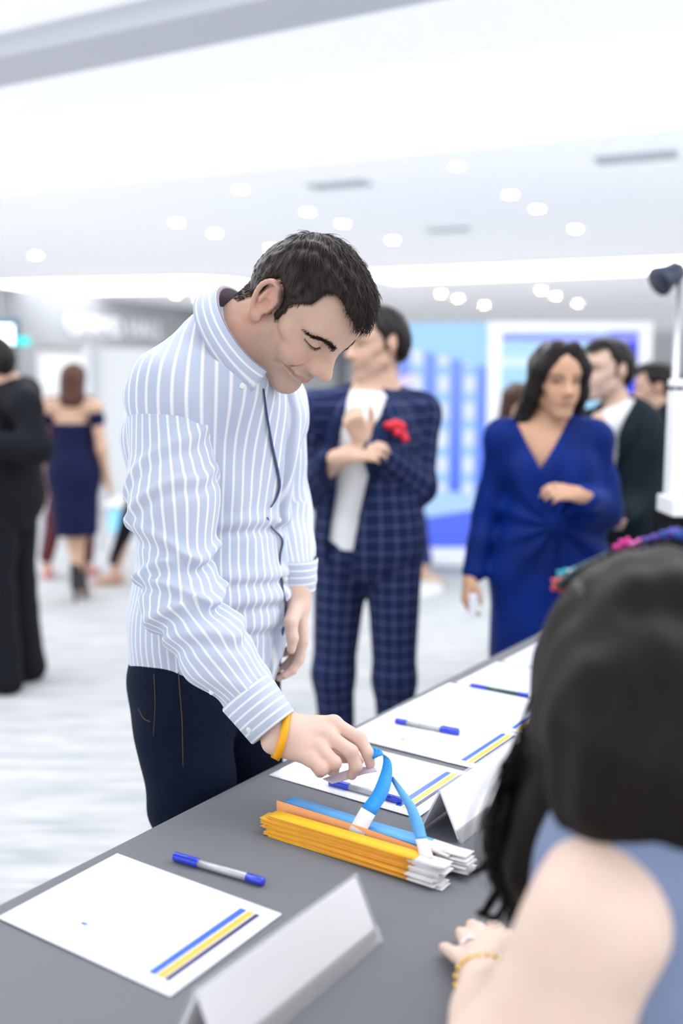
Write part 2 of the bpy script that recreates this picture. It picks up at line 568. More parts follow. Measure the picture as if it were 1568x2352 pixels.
# downlights
proto = None
downs = [(553, 433), (406, 510), (493, 534), (707, 485), (787, 512), (622, 568), (902, 550), (82, 585), (1050, 380), (1172, 445), (1234, 478),
         (1322, 524), (405, 676), (456, 686), (1013, 674), (1052, 685), (1112, 700), (1243, 666), (1276, 679), (1326, 696)]
where = ['above and left of the bowed man\'s head, second row', 'above the collar of the striped shirt', 'just left of the bowed man\'s hair', 'directly over the bowed man\'s head',
         'over the bowed man\'s forehead', 'touching the top of the bowed man\'s hair', 'above the plaid man\'s head', 'alone at the far left', 'highest and nearest of all',
         'nearest above the woman in velvet', 'second above the woman in velvet', 'rightmost in the upper field', 'below the curved strip light, left one', 'below the curved strip light, right one',
         'first of the low row above the blue screen', 'second of the low row above the blue screen', 'third of the low row above the blue screen',
         'first of the low row at right', 'second of the low row at right', 'third of the low row at right']
for i, (x, y) in enumerate(downs):
    c = PZ(x, y, CEIL)
    t = empty('downlight', c, 'small round ceiling downlight, ' + where[i], 'ceiling light', 'recessed downlights in the hall ceiling')
    r = .026 + .0022 * c[1]
    n = 20
    ring = [(c + A([math.cos(6.2832 * k / n), math.sin(6.2832 * k / n), 0]) * q + A([0, 0, dz])) for q, dz in ((r * 1.25, -.001), (r * 1.2, -.012), (r, -.012), (r, -.004)) for k in range(n)]
    MB().add(ring, [(j * n + k, j * n + (k + 1) % n, (j + 1) * n + (k + 1) % n, (j + 1) * n + k) for j in range(3) for k in range(n)]).build('trim_ring', M_white, t, True)
    MB().add([c + A([math.cos(6.2832 * k / n) * r, math.sin(6.2832 * k / n) * r, -.006]) for k in range(n)], [tuple(range(n))]).build('lens', M_down, t)

# ceiling vents
M_vent = new_mat('vent_grey', (.66, .69, .74), .6)
for (x, y, s, lab) in ((780, 425, 1.0, 'grey slotted air vent in the ceiling above the bowed man'), (1460, 362, 1.1, 'grey slotted air vent at the upper right of the ceiling'), (1030, 528, .9, 'faint grey air vent above the blue screen')):
    c = PZ(x, y, CEIL - .006)
    t = empty('ceiling_vent', c, lab, 'vent', 'air vents in the hall ceiling')
    m = MB()
    for sgn in (-1, 1):
        m.box(c + E2 * .11 * s * sgn, (.24 * s, .012, .006), E1, E2, UP); m.box(c + E1 * .24 * s * sgn, (.012, .122 * s, .006), E1, E2, UP)
    m.build('frame', M_vent, t)
    for k in range(5): MB().box(c + E2 * .036 * s * (k - 2), (.23 * s, .007, .004), E1, nrm(E2 + UP * .5), nrm(UP - E2 * .5)).build('slat', M_vent, t)

# grey wall with the hall's name, receding on the left
W0 = A([-6.6, 13.2, 0])
wl = MB().box(W0 + E2 * 11 + UP * (2.0 + .45) - E1 * .1, (.1, 13, .45), E1, E2, UP).build('wall_left', M_grey); tag(wl, 'grey fascia wall over the doors', kind='structure')
for k in range(7):
    s = -1.2 + k * 3.2
    dn = k + 1
    d = MB().box(W0 + E2 * (s) + UP * 1.0 - E1 * .16, (.04, 1.36, 1.0), E1, E2, UP).build('door_%d' % dn, M_wall); tag(d, 'white double door under the grey fascia', kind='structure')
    MB().box(W0 + E2 * (s + .12) + UP * 1.05 - E1 * .10, (.02, .015, .16), E1, E2, UP).build('door_handle', M_steel, d)
    pl = MB().box(W0 + E2 * (s + 1.6) + UP * 1.0 - E1 * .1, (.1, .24, 1.0), E1, E2, UP).build('wall_pier_%d' % dn, M_grey); tag(pl, 'grey pier between doors', kind='structure')
def wall_s(px):
    r = ray(px, 760); n_ = E1; return ((r * (W0 @ n_) / (r[0] * n_[0] + r[1] * n_[1])) - W0) @ E2
s0, s1 = wall_s(152), wall_s(374)
lt = empty('hall_lettering', W0 + E2 * (s0 + s1) / 2 + UP * 2.3 + E1 * .02, 'large pale GRAND HALL lettering on the grey fascia wall', 'sign')
M_let = new_mat('letter_white', (.90, .91, .95), .5)
txt = 'GRAND HALL'; glyph = []; cur = 0.0
for ch_ in txt:
    if ch_ == ' ': cur += .45; continue
    fc = bpy.data.curves.new('letter', 'FONT'); fc.body = ch_; fc.size = 1.0; fc.extrude = .04
    ob_ = bpy.data.objects.new('tmp', fc); COL.objects.link(ob_); bpy.context.view_layer.update()
    me = bpy.data.meshes.new_from_object(ob_.evaluated_get(bpy.context.evaluated_depsgraph_get())); xs = [v.co.x for v in me.vertices]
    bpy.data.objects.remove(ob_)
    glyph.append((me, cur - min(xs))); cur += max(xs) - min(xs) + .11
kx_ = (s1 - s0) / cur
for me, ox in glyph:
    V_ = A([list(v.co) for v in me.vertices])
    Wd = W0 + E1 * .02 + E2 * (s0 + (V_[:, :1] + ox) * kx_) + UP * (2.22 + V_[:, 1:2] * .50) + E1 * V_[:, 2:3] * .5
    me.vertices.foreach_set('co', Wd.astype(np.float32).ravel()); me.update(); me.materials.clear(); me.materials.append(M_let)
    link('letter', me, M_let, lt)
# far walls
wf = MB().box((3, 33, 1.5), (22, .1, 1.6)).build('wall_back', M_wall); tag(wf, 'distant white hall wall', kind='structure')

# lit exit sign, far left
ec = P(2, 765, 9.0)
t = empty('exit_sign', ec, 'lit white and green box sign hanging at the left edge', 'sign')
MB().box(ec, (.16, .05, .13)).build('housing', new_mat('sign_housing', (.10, .16, .24), .5), t, bevel=.01)
MB().box(ec + A([-.01, -.055, -.02]), (.135, .006, .085)).build('lit_face', new_mat('sign_face', (1, 1, 1), .5, emit=(.75, 1, .97), es=3.5), t)
MB().box(ec + A([.2, -.02, -.07]), (.06, .03, .035)).build('green_end', new_mat('sign_green', (.02, .55, .5), .5, emit=(.05, .75, .7), es=.5), t)
MB().tube([ec + A([0, 0, .12]), ec + A([0, 0, CEIL - ec[2]])], .012).build('drop_rod', M_steel, t)

# ------------------------------------------------------------------ blue stage backdrop
def screen_mat(name, kind):
    m = new_mat(name, (.1, .2, .8), .5)
    nt = m.node_tree; b = nt.nodes['Principled BSDF']
    tc = N(nt, 'ShaderNodeTexCoord'); sp = N(nt, 'ShaderNodeSeparateXYZ'); nt.links.new(tc.outputs['Object'], sp.inputs[0])
    X, Z = sp.outputs[0], sp.outputs[2]
    def band(v, a, bb): return mth(nt, 'MULTIPLY', mth(nt, 'GREATER_THAN', v, a), mth(nt, 'LESS_THAN', v, bb))
    if kind == 'stripes':
        col = (.13, .25, .98)
        zt = mth(nt, 'DIVIDE', mth(nt, 'SUBTRACT', Z, .55), 1.1)
        col = mixc(nt, mth(nt, 'MINIMUM', mth(nt, 'MAXIMUM', zt, 0.), 1.), (.06, .16, .95), (.20, .33, 1.0))
        fr = mth(nt, 'FRACT', mth(nt, 'DIVIDE', mth(nt, 'SUBTRACT', X, .03), .205))
        col = mixc(nt, band(fr, .45, 1.0), col, (.33, .57, 1.0))
        dash = mth(nt, 'MULTIPLY', band(fr, .52, .93), mth(nt, 'GREATER_THAN', mth(nt, 'FRACT', mth(nt, 'DIVIDE', Z, .21)), .42))
        col = mixc(nt, dash, col, (.72, .80, 1.0))
        top = mth(nt, 'GREATER_THAN', mth(nt, 'ADD', Z, mth(nt, 'MULTIPLY', X, .25)), 1.72)
        col = mixc(nt, top, col, (.36, .66, 1.0))
        low = mth(nt, 'LESS_THAN', mth(nt, 'ADD', Z, mth(nt, 'MULTIPLY', X, .12)), .62)
        col = mixc(nt, low, col, (.42, .66, 1.0))
        low2 = mth(nt, 'LESS_THAN', mth(nt, 'SUBTRACT', Z, mth(nt, 'MULTIPLY', X, .16)), .32)
        col = mixc(nt, low2, col, (.07, .14, .93))
        sw = band(mth(nt, 'SUBTRACT', Z, mth(nt, 'MULTIPLY', X, .35)), 1.36, 1.44)
        col = mixc(nt, mth(nt, 'MULTIPLY', sw, mth(nt, 'LESS_THAN', X, .16)), col, (.85, .72, 1.0))
    else:
        col = mixc(nt, mth(nt, 'MINIMUM', mth(nt, 'MAXIMUM', mth(nt, 'DIVIDE', Z, 1.8), 0.), 1.), (.18, .55, 1.0), (.44, .76, 1.0))
        col = mixc(nt, band(Z, 1.54, 1.62), col, (.68, .88, 1.0))
        col = mixc(nt, mth(nt, 'GREATER_THAN', mth(nt, 'ADD', X, mth(nt, 'MULTIPLY', Z, .02)), .86), col, (.0, .03, .85))
        col = mixc(nt, band(Z, 1.735, 1.79), col, (.30, .32, .98))
    b.inputs['Base Color'].default_value = (.02, .02, .03, 1); nt.links.new(col, b.inputs['Emission Color'])
    b.inputs['Emission Strength'].default_value = SCREEN
    return m


def backdrop(name, label, xl, xr, yt, Y, kind, frame=True):
    a = P(xl, yt, Y); b = P(xr, yt, Y); top = a[2]
    t = empty(name, ((a[0] + b[0]) / 2, Y, 0), label, 'screen')
    o = MB().box(((b[0] - a[0]) / 2, 0, top / 2 + .06), ((b[0] - a[0]) / 2, .03, top / 2 - .06)).build('panel', screen_mat(name + '_print', kind), t)
    o.matrix_parent_inverse = Matrix(); o.location = (a[0] - (a[0] + b[0]) / 2, 0, 0)
    fr = M_white
    if frame:
        for x in (a[0] - .05, b[0] + .055): MB().box((x, Y, top / 2 - .001), (.05, .06, top / 2 - .001)).build('frame_post', fr, t)
        MB().box(((a[0] + b[0]) / 2, Y, top + .035), ((b[0] - a[0]) / 2 + .105, .062, .035)).build('frame_rail', fr, t)
    else:
        MB().box(((a[0] + b[0]) / 2, Y, .06), ((b[0] - a[0]) / 2, .06, .06)).build('base_rail', fr, t)
    return t


backdrop('striped_screen', 'tall blue backlit screen with vertical dashed stripes behind the plaid man', 905, 1126, 742, 7.85, 'stripes', False)
backdrop('framed_screen', 'white framed light blue backlit screen with a deep blue edge behind the woman', 1150, 1462, 762, 7.8, 'plain')
# low white stage plinth in front of the striped screen
c = PZ(1020, 1338, 0.0)
t = empty('stage_plinth', (c[0], c[1] + .42, 0), 'low plinth with a white lip under the striped blue screen', 'plinth')
MB().box((c[0] + .1, c[1] + .42, .045), (.72, .22, .045)).build('plinth_body', noise_var(new_mat('plinth_grey', (.42, .46, .55), .6), 5, .05), t)
MB().box((c[0] + .1, c[1] + .41, .115), (.73, .23, .025)).build('plinth_lip', M_white, t)
# white cocktail table behind the plaid man
c = PZ(938, 1356, 0.0)
t = empty('cocktail_table', (c[0], c[1], 0), 'white round cocktail table with a disc base behind the plaid man', 'table')
n = 32
def disc(m, c, r, z0, z1):
    vv = [A([c[0] + r * math.cos(6.2832 * k / n), c[1] + r * math.sin(6.2832 * k / n), z]) for z in (z0, z1) for k in range(n)]
    return m.add(vv, [(k, (k + 1) % n, n + (k + 1) % n, n + k) for k in range(n)] + [tuple(range(n - 1, -1, -1)), tuple(range(n, 2 * n))])
disc(MB(), c, .24, 0, .03).build('disc_base', M_white, t)
disc(MB(), c, .045, .03, 1.0).build('column', M_white, t)
disc(MB(), c, .22, 1.0, 1.03).build('table_top', M_white, t)
# white exhibition counters at the back left, one with a light blue front
for (xa, xb, yt, yb, Y, mat, lab) in ((245, 330, 1165, 1240, 8.4, 'b', 'low exhibition counter with a pale blue front beside the woman in navy'),
                                     (205, 420, 800, 1160, 11.5, 'w', 'tall white exhibition booth wall behind the woman in navy')):
    a = P(xa, yt, Y); b = P(xb, yt, Y); f = 0
    z1 = a[2]
    t = empty('booth_counter' if mat == 'b' else 'booth_wall', ((a[0] + b[0]) / 2, Y + .25, 0), lab, 'counter' if mat == 'b' else 'partition')
    MB().box(((a[0] + b[0]) / 2, Y + .25, z1 / 2), ((b[0] - a[0]) / 2, .25, z1 / 2)).build('carcass', M_white, t)
    if mat == 'b':
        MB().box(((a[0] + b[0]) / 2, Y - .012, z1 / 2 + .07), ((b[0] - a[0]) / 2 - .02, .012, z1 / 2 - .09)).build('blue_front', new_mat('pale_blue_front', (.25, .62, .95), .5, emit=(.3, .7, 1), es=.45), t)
        MB().box(((a[0] + b[0]) / 2, Y + .24, z1 + .015), ((b[0] - a[0]) / 2 + .03, .29, .015)).build('worktop', M_white, t)
    else:
        for s in (-1, 1): MB().box(((a[0] + b[0]) / 2 + s * (b[0] - a[0]) / 2, Y + .2, z1 / 2), (.04, .32, z1 / 2 + .02)).build('edge_post', M_white, t)

# right edge: white framed display on a black plinth, spotlight on a stand
Y = 2.75
a = P(1536, 885, Y); b = P(1526, 1148, Y)
cx = a[0] + .32
t = empty('framed_display', (cx, Y, 0), 'white framed display case on a black plinth cut off by the right edge', 'display case')
zt, zb = a[2], b[2]
MB().box((cx, Y, (zt + zb) / 2), (.285, .012, (zt - zb) / 2 - .02)).build('glass_pane', new_mat('display_glass', (.86, .89, .95), .08, coat=1), t)
for s in (-1, 1): MB().box((cx + s * .30, Y, (zt + zb) / 2), (.014, .03, (zt - zb) / 2)).build('frame_post', M_white, t, bevel=.003)
MB().box((cx, Y, zt), (.314, .03, .016)).build('frame_rail', M_white, t, bevel=.003)
MB().box((cx, Y - .02, zb - .012), (.325, .07, .024)).build('ledge', M_white, t, bevel=.004)
MB().box((cx, Y + .03, (zb - .036) / 2), (.31, .10, (zb - .036) / 2)).build('plinth', M_black, t)

Y = 3.35
h = P(1537, 640, Y); pb = P(1558, 700, Y)
t = empty('spotlight_stand', (pb[0], Y, 0), 'black spotlight on a thin grey pole at the right edge', 'spotlight')
MB().tube([(pb[0], Y, .02), (pb[0], Y, h[2] + .02)], .011).build('pole', M_steel, t, True)
disc(MB(), (pb[0], Y), .15, 0, .02).build('base', M_black, t)
d = nrm(A([-.8, -.25, -.45])); e = A([pb[0] - .01, Y, h[2] + .025])
MB().tube([e - d * .02, e, e + d * .035, e + d * .075, e + d * .08], [.02, .034, .038, .052, .05], 16).build('lamp_head', noise_var(new_mat('spot_black', (.02, .025, .06), .4), 20, .2), t, True)
MB().tube([(pb[0], Y, h[2] - .01), e], .008).build('bracket', M_steel, t)

# ------------------------------------------------------------------ the registration table
TZ = .75
TA = math.radians(35)
U3 = A([math.sin(TA), math.cos(TA), 0]); V3 = A([math.cos(TA), -math.sin(TA), 0])
E0 = PZ(370, 1885, TZ)


def T(u, v, z=0.0): return E0 + U3 * u + V3 * v + UP * z


TW = .72
M_cloth = noise_var(new_mat('charcoal_tablecloth', (.175, .180, .195), .75, spec=.25), 3, .06, bump=.12, bscale=600)
tb = empty('folding_table', T(.3, TW / 2, -TZ), 'long folding table under the charcoal cloth', 'table')
MB().box(T(.3, TW / 2, -.022), (TW / 2 - .01, 1.19, .014), V3, U3, UP).build('table_top', M_white, tb)
for uu in (-.78, 1.38):
    for vv in (.07, TW - .07): MB().tube([T(uu, vv, -.035), T(uu, vv, -TZ)], .016).build('leg', M_steel, tb, True)
# cloth: top with soft rolled edge and hanging sides
m = MB(); nu = 90
prof = [(-.012, -.62), (-.006, -.4), (-.004, -.2), (-.003, -.02), (.0, -.006), (.006, -.001), (.02, 0)]
us = np.linspace(-.9, 1.5, nu)
pl_ = [(a_, b_) for a_, b_ in prof] + [(v_, 0) for v_ in np.linspace(.06, TW - .06, 12)] + [(TW - a_, max(b_, -.09)) for a_, b_ in prof[::-1] if b_ > -.3]
vv = []
for u_ in us:
    for k, (a_, b_) in enumerate(pl_):
        hang = min(1, max(0, -b_ / .5))
        sgn = -1 if k < len(pl_) / 2 else 1
        off = sgn * hang * (.03 + .03 * math.sin(u_ * 21 + 2 * math.sin(u_ * 5)))
        vv.append(T(u_, a_ + off, b_ + .0006 * math.sin(u_ * 7 + a_ * 9)))
npf = len(pl_)
m.add(vv, [(i * npf + k, i * npf + k + 1, (i + 1) * npf + k + 1, (i + 1) * npf + k) for i in range(nu - 1) for k in range(npf - 1)])
cl = m.build('tablecloth', M_cloth, None, True); tag(cl, 'charcoal grey cloth covering the long registration table', 'tablecloth')

# ------------------------------------------------------------------ laminated sheets
def page_mat(name, seed):
    m = new_mat(name, (.86, .88, .92), .5, coat=.6)
    nt = m.node_tree; b = nt.nodes['Principled BSDF']
    tc = N(nt, 'ShaderNodeTexCoord'); sp = N(nt, 'ShaderNodeSeparateXYZ'); nt.links.new(tc.outputs['Object'], sp.inputs[0])
    X, Yc = sp.outputs[0], sp.outputs[1]
    def band(v, a, bb): return mth(nt, 'MULTIPLY', mth(nt, 'GREATER_THAN', v, a), mth(nt, 'LESS_THAN', v, bb))
    rows = mth(nt, 'GREATER_THAN', mth(nt, 'FRACT', mth(nt, 'DIVIDE', X, .0075)), .62)
    mp = N(nt, 'ShaderNodeMapping'); mp.inputs['Scale'].default_value = (134, 420, 1); mp.inputs['Location'].default_value = (seed * 3.1, seed, 0)
    nt.links.new(tc.outputs['Object'], mp.inputs[0])
    no = N(nt, 'ShaderNodeTexNoise'); no.inputs['Scale'].default_value = 1.0; no.inputs['Detail'].default_value = 1; nt.links.new(mp.outputs[0], no.inputs[0])
    words = mth(nt, 'GREATER_THAN', no.outputs[0], .47)
    r1 = mth(nt, 'MULTIPLY', band(X, -.10, -.035), band(Yc, -.02, .075)); r2 = mth(nt, 'MULTIPLY', band(X, .015, .085), band(Yc, -.075, .085))
    r = mth(nt, 'MAXIMUM', r1, r2)
    ink = mth(nt, 'MULTIPLY', mth(nt, 'MULTIPLY', rows, words), r)
    nt.links.new(mixc(nt, mth(nt, 'MULTIPLY', ink, .42), (.86, .88, .92), (.42, .45, .55)), b.inputs['Base Color'])
    return m


M_pouch = new_mat('laminate_clear', (.80, .83, .88), .12, coat=.5)
M_sblue = noise_var(new_mat('print_blue', (.035, .13, .62), .5, coat=.4), 60, .25)
M_syel = noise_var(new_mat('print_yellow', (.95, .52, .07), .5, coat=.4), 60, .1)
M_snavy = noise_var(new_mat('print_navy', (.03, .03, .13), .5, coat=.4), 60, .25)
sheets = [(-.222, .185, 1.5, 'laminated info sheet nearest the camera, tucked under the near tent sign'),
          (.345, .180, 0, 'laminated sheet under the hanging blue wristband with a pen on it'),
          (.580, .175, 0, 'laminated sheet with a silver and blue pen lying across its middle'),
          (.790, .178, -1, 'laminated sheet lying just behind the one with the silver pen'),
          (1.012, .192, 0, 'laminated sheet with the dark slim pen, beside the velvet dress'),
          (1.235, .200, 0, 'farthest laminated sheet on the table, half hidden by dark hair')]
for i, (u_, v_, ang, lab) in enumerate(sheets):
    t = empty('info_sheet', T(u_, v_, 0.0012), lab, 'sheet', 'laminated sheets along the table')
    t.rotation_euler = (0, 0, -TA + math.radians(ang))
    def kid(name, c, h, mat):
        o = MB().box(c, h).build(name, mat, t); o.matrix_parent_inverse = Matrix(); return o
    kid('laminate_pouch', (0, 0, .0008), (.1525, .106, .0006), M_pouch)
    kid('page', (0, 0, .0016), (.1475, .1015, .0003), page_mat('page_print_%d' % i, i))
    for x, mat in ((.104, M_sblue), (.117, M_syel), (.128, M_snavy)):
        kid('printed_band', (x, 0, .0021), (.0052 if mat is not M_snavy else .0036, .086, .0002), mat)
    kid('printed_mark', (-.045, -.055, .0021), (.005, .0025, .0002), M_sblue)

# ------------------------------------------------------------------ acrylic tent signs
M_acr = new_mat('clear_acrylic', (.93, .94, .97), .06)
M_acr.node_tree.nodes['Principled BSDF'].inputs['Alpha'].default_value = .14
M_card = noise_var(new_mat('white_card', (.94, .93, .95), .5), 40, .015)


def tent(u0, u1, v_front, lab, h=.078, base=.072):
    um, L = (u0 + u1) / 2, (u1 - u0) / 2
    t = empty('tent_sign', T(um, v_front - base / 2), lab, 'sign', 'acrylic tent signs along the table')
    ap = T(um, v_front - base / 2, h)
    for s, nm in ((1, 'front_panel'), (-1, 'back_panel')):
        ft = T(um, v_front - base / 2 + s * base / 2, .002)
        d = nrm(ap - ft); nn = nrm(np.cross(U3, d)) * s * (1 if np.dot(np.cross(U3, d), V3 * s) * s > 0 else -1)
        nn = nrm(np.cross(d, U3)); nn = nn if np.dot(nn, V3 * s) > 0 else -nn
        Ld = np.linalg.norm(ap - ft)
        c = (ap + ft) / 2
        p_ = MB().box(c + nn * .0012, (L, Ld / 2, .0012), U3, d, nn).build(nm, M_acr, t)
        MB().box(c - nn * .0016, (L - .004, Ld / 2 - .004, .0014), U3, d, nn).build('card', M_card, p_)
        MB().box(ft + nn * .004 + d * .008, (L, .010, .0012), U3, d, nn).build('lip', M_acr, p_)
    MB().tube([T(u0, v_front - base / 2, h), T(u1, v_front - base / 2, h)], .0022, 8).build('ridge', M_acr, t, True)


tent(-.385, -.088, .473, 'white acrylic tent sign nearest the camera at the bottom edge')
tent(.201, .495, .428, 'white acrylic tent sign in the middle, beside the wristband stacks')
tent(.545, .84, .425, 'white acrylic tent sign farthest along, mostly behind dark hair')

# ------------------------------------------------------------------ pens
M_pblue = new_mat('pen_blue', (.02, .05, .62), .3, coat=.4)
M_pbar = noise_var(new_mat('pen_silver', (.50, .51, .53), .35, metal=.3), 80, .25)
M_pdark = new_mat('pen_dark', (.02, .07, .06), .3, coat=.4)
M_tip = new_mat('pen_tip', (.6, .6, .6), .25, metal=1)


def pen(a, b, lab, body=None, cap_at=0, zoff=0):
    """a,b on the table; cap at end a when cap_at == 0"""
    a, b = A(a), A(b)
    if cap_at: a, b = b, a
    d = nrm(b - a); L = np.linalg.norm(b - a); r = .0060 if body is None else .0046
    z = UP * (r + .0012 + zoff)
    a = a + z; b = b + z
    t = empty('pen', (a + b) / 2 - z, lab, 'pen', 'blue pens on the table')
    side = np.cross(UP, d)
    MB().tube([a + d * L * .28, a + d * L * .83], r * .92, 14).build('barrel', body or M_pbar, t, True)
    c_ = MB().tube([a, a + d * .0015, a + d * L * .28, a + d * L * .285], [r * .8, r * 1.12, r * 1.12, r], 14).build('cap', M_pblue, t, True)
    MB().box(a + d * L * .15 + UP * r * .9 - side * r * .8, (L * .13, .0016, .0013), d, side, UP).build('clip', M_pblue, c_)
    MB().tube([a + d * L * .82, a + d * L * .985, b], [r * 1.02, r * 1.02, r * .75], 14).build('end_plug', M_pblue, t, True)


pen(PZ(400, 1977, TZ), PZ(606, 2037, TZ), 'blue capped silver pen lying on the bare cloth by the near sheet')
pen(PZ(757, 1806, TZ), PZ(921, 1850, TZ), 'blue capped silver pen on the sheet under the hanging wristband', zoff=.001)
pen(PZ(908, 1664, TZ), PZ(1054, 1692, TZ), 'silver pen with blue cap across the middle laminated sheet', cap_at=1, zoff=.001)
pen(PZ(1080, 1580, TZ), PZ(1214, 1604, TZ), 'slim dark pen with blue cap beside the dark hair', body=M_pdark, zoff=.001)

# ------------------------------------------------------------------ paper wristbands
M_or = noise_var(new_mat('band_orange', (1.0, .38, .05), .55), 50, .12)
M_ye = noise_var(new_mat('band_amber', (1.0, .52, .01), .55), 50, .12)
M_bl = noise_var(new_mat('band_blue', (.015, .30, .78), .5), 50, .12)
M_lb = noise_var(new_mat('band_sky', (.12, .42, .85), .5), 50, .12)
M_db = noise_var(new_mat('band_navy', (.03, .12, .45), .5), 50, .15)
M_tab = noise_var(new_mat('band_tab_white', (.85, .83, .84), .5), 50, .03)
M_lil = new_mat('band_reverse', (.70, .60, .72), .5)


def band(name, mat, L, R, tabfrac, lab, group=None, th=.0007):
    """a ribbon along two edge polylines; the last tabfrac is the white adhesive tab"""
    L = A(L, float); R = A(R, float); n = len(L); k = max(2, int(round(n * (1 - tabfrac))))
    t = empty(name, (L.mean(0) + R.mean(0)) / 2, lab, 'wristband', group)
    MB().sheet(L[:k], R[:k], th).build('strip', mat, t, True)
    if k < n: MB().sheet(L[k - 1:], R[k - 1:], th).build('adhesive_tab', M_tab, t, True)
    return t


def flat_band(mat, u0, v0, v1, z, ang, lab, group, wd=.0125, wave=0.0, twist=0.0):
    Ls, Rs = [], []
    for s_ in np.linspace(0, 1, 14):
        v_ = v0 + (v1 - v0) * s_; du = math.tan(ang) * (v_ - (v0 + v1) / 2)
        zz = z + wave * math.sin(s_ * math.pi) + twist * max(0, s_ - .85)
        Ls.append(T(u0 + du - wd, v_, zz)); Rs.append(T(u0 + du + wd, v_, zz))
    return band('wristband', mat, Ls, Rs, .15, lab, group)


NO, NB = 25, 23
for i in range(NO):
    r1, r2, r3 = rng.normal(0, 1, 3)
    flat_band(M_ye if (i // 3) % 2 == 0 else M_or, .070 + .0016 * r1 + .006 * (i / NO), .168 + .006 * r2, .468 + .007 * r3, .0014 + i * .00125, .035 + .018 * r1,
              'orange paper wristband with a white tab in the stacked orange pile', 'orange wristbands in the pile', twist=-.002 * abs(r3))
for i in range(NB):
    r1, r2, r3 = rng.normal(0, 1, 3)
    flat_band(M_lb if i > NB - 5 else (M_db if i % 3 else M_bl), .128 + .002 * r1, .160 + .005 * r2, .474 + .013 * r3, .0014 + i * .00125, -.01 + .028 * r1,
              'blue paper wristband with a white tab in the stacked blue pile', 'blue wristbands in the pile', twist=.02 * r3)
# one pale orange band standing on edge between the piles
Ls = [T(.0985 + .004 * math.sin(s_ * 3), .158 + .28 * s_, .004) for s_ in np.linspace(0, 1, 14)]
Rs = [T(.0975 + .004 * math.sin(s_ * 3), .158 + .28 * s_, .039 - .006 * s_) for s_ in np.linspace(0, 1, 14)]
band('wristband', noise_var(new_mat('band_peach', (.96, .40, .14), .55), 40, .1), Ls, Rs, 0, 'pale orange wristband standing on edge between the orange and blue piles')


def px_band(name, mat, pairs, Ys, tab, lab):
    rows = [list(P(a_, b_, y)) + list(P(c_, d_, y2)) for (a_, b_, c_, d_), (y, y2) in zip(pairs, Ys)]
    r = cr(rows, 22)
    return band(name, mat, r[:, :3], r[:, 3:], tab, lab)


hb = px_band('wristband', M_bl, [(846, 1712, 856, 1744), (874, 1722, 879, 1735), (880, 1745, 897, 1748), (874, 1774, 900, 1786), (855, 1820, 889, 1828), (826, 1860, 857, 1880), (801, 1906, 834, 1925)],
             [(1.525, 1.512), (1.52, 1.505), (1.50, 1.49), (1.48, 1.47), (1.455, 1.445), (1.435, 1.42), (1.42, 1.405)], .19,
             'bright blue wristband held in the fingers, its white tab hanging over the blue pile')
px_band('wristband', M_lb, [(897, 1790, 902, 1783), (914, 1822, 929, 1816), (933, 1858, 953, 1849), (946, 1904, 971, 1889), (953, 1926, 980, 1924), (966, 1975, 996, 1971)],
        [(1.48, 1.475), (1.45, 1.445), (1.415, 1.41), (1.38, 1.375), (1.36, 1.355), (1.325, 1.32)], .2,
        'lighter blue wristband arching down to the white tabs at the right of the pile')
px_band('wristband', M_lil, [(741, 1789, 762, 1800), (785, 1773, 797, 1791), (828, 1762, 832, 1779), (862, 1764, 866, 1772)],
        [(1.53, 1.51), (1.53, 1.515), (1.525, 1.51), (1.51, 1.50)], 0, 'translucent pink underside of a wristband looped below the fingers')
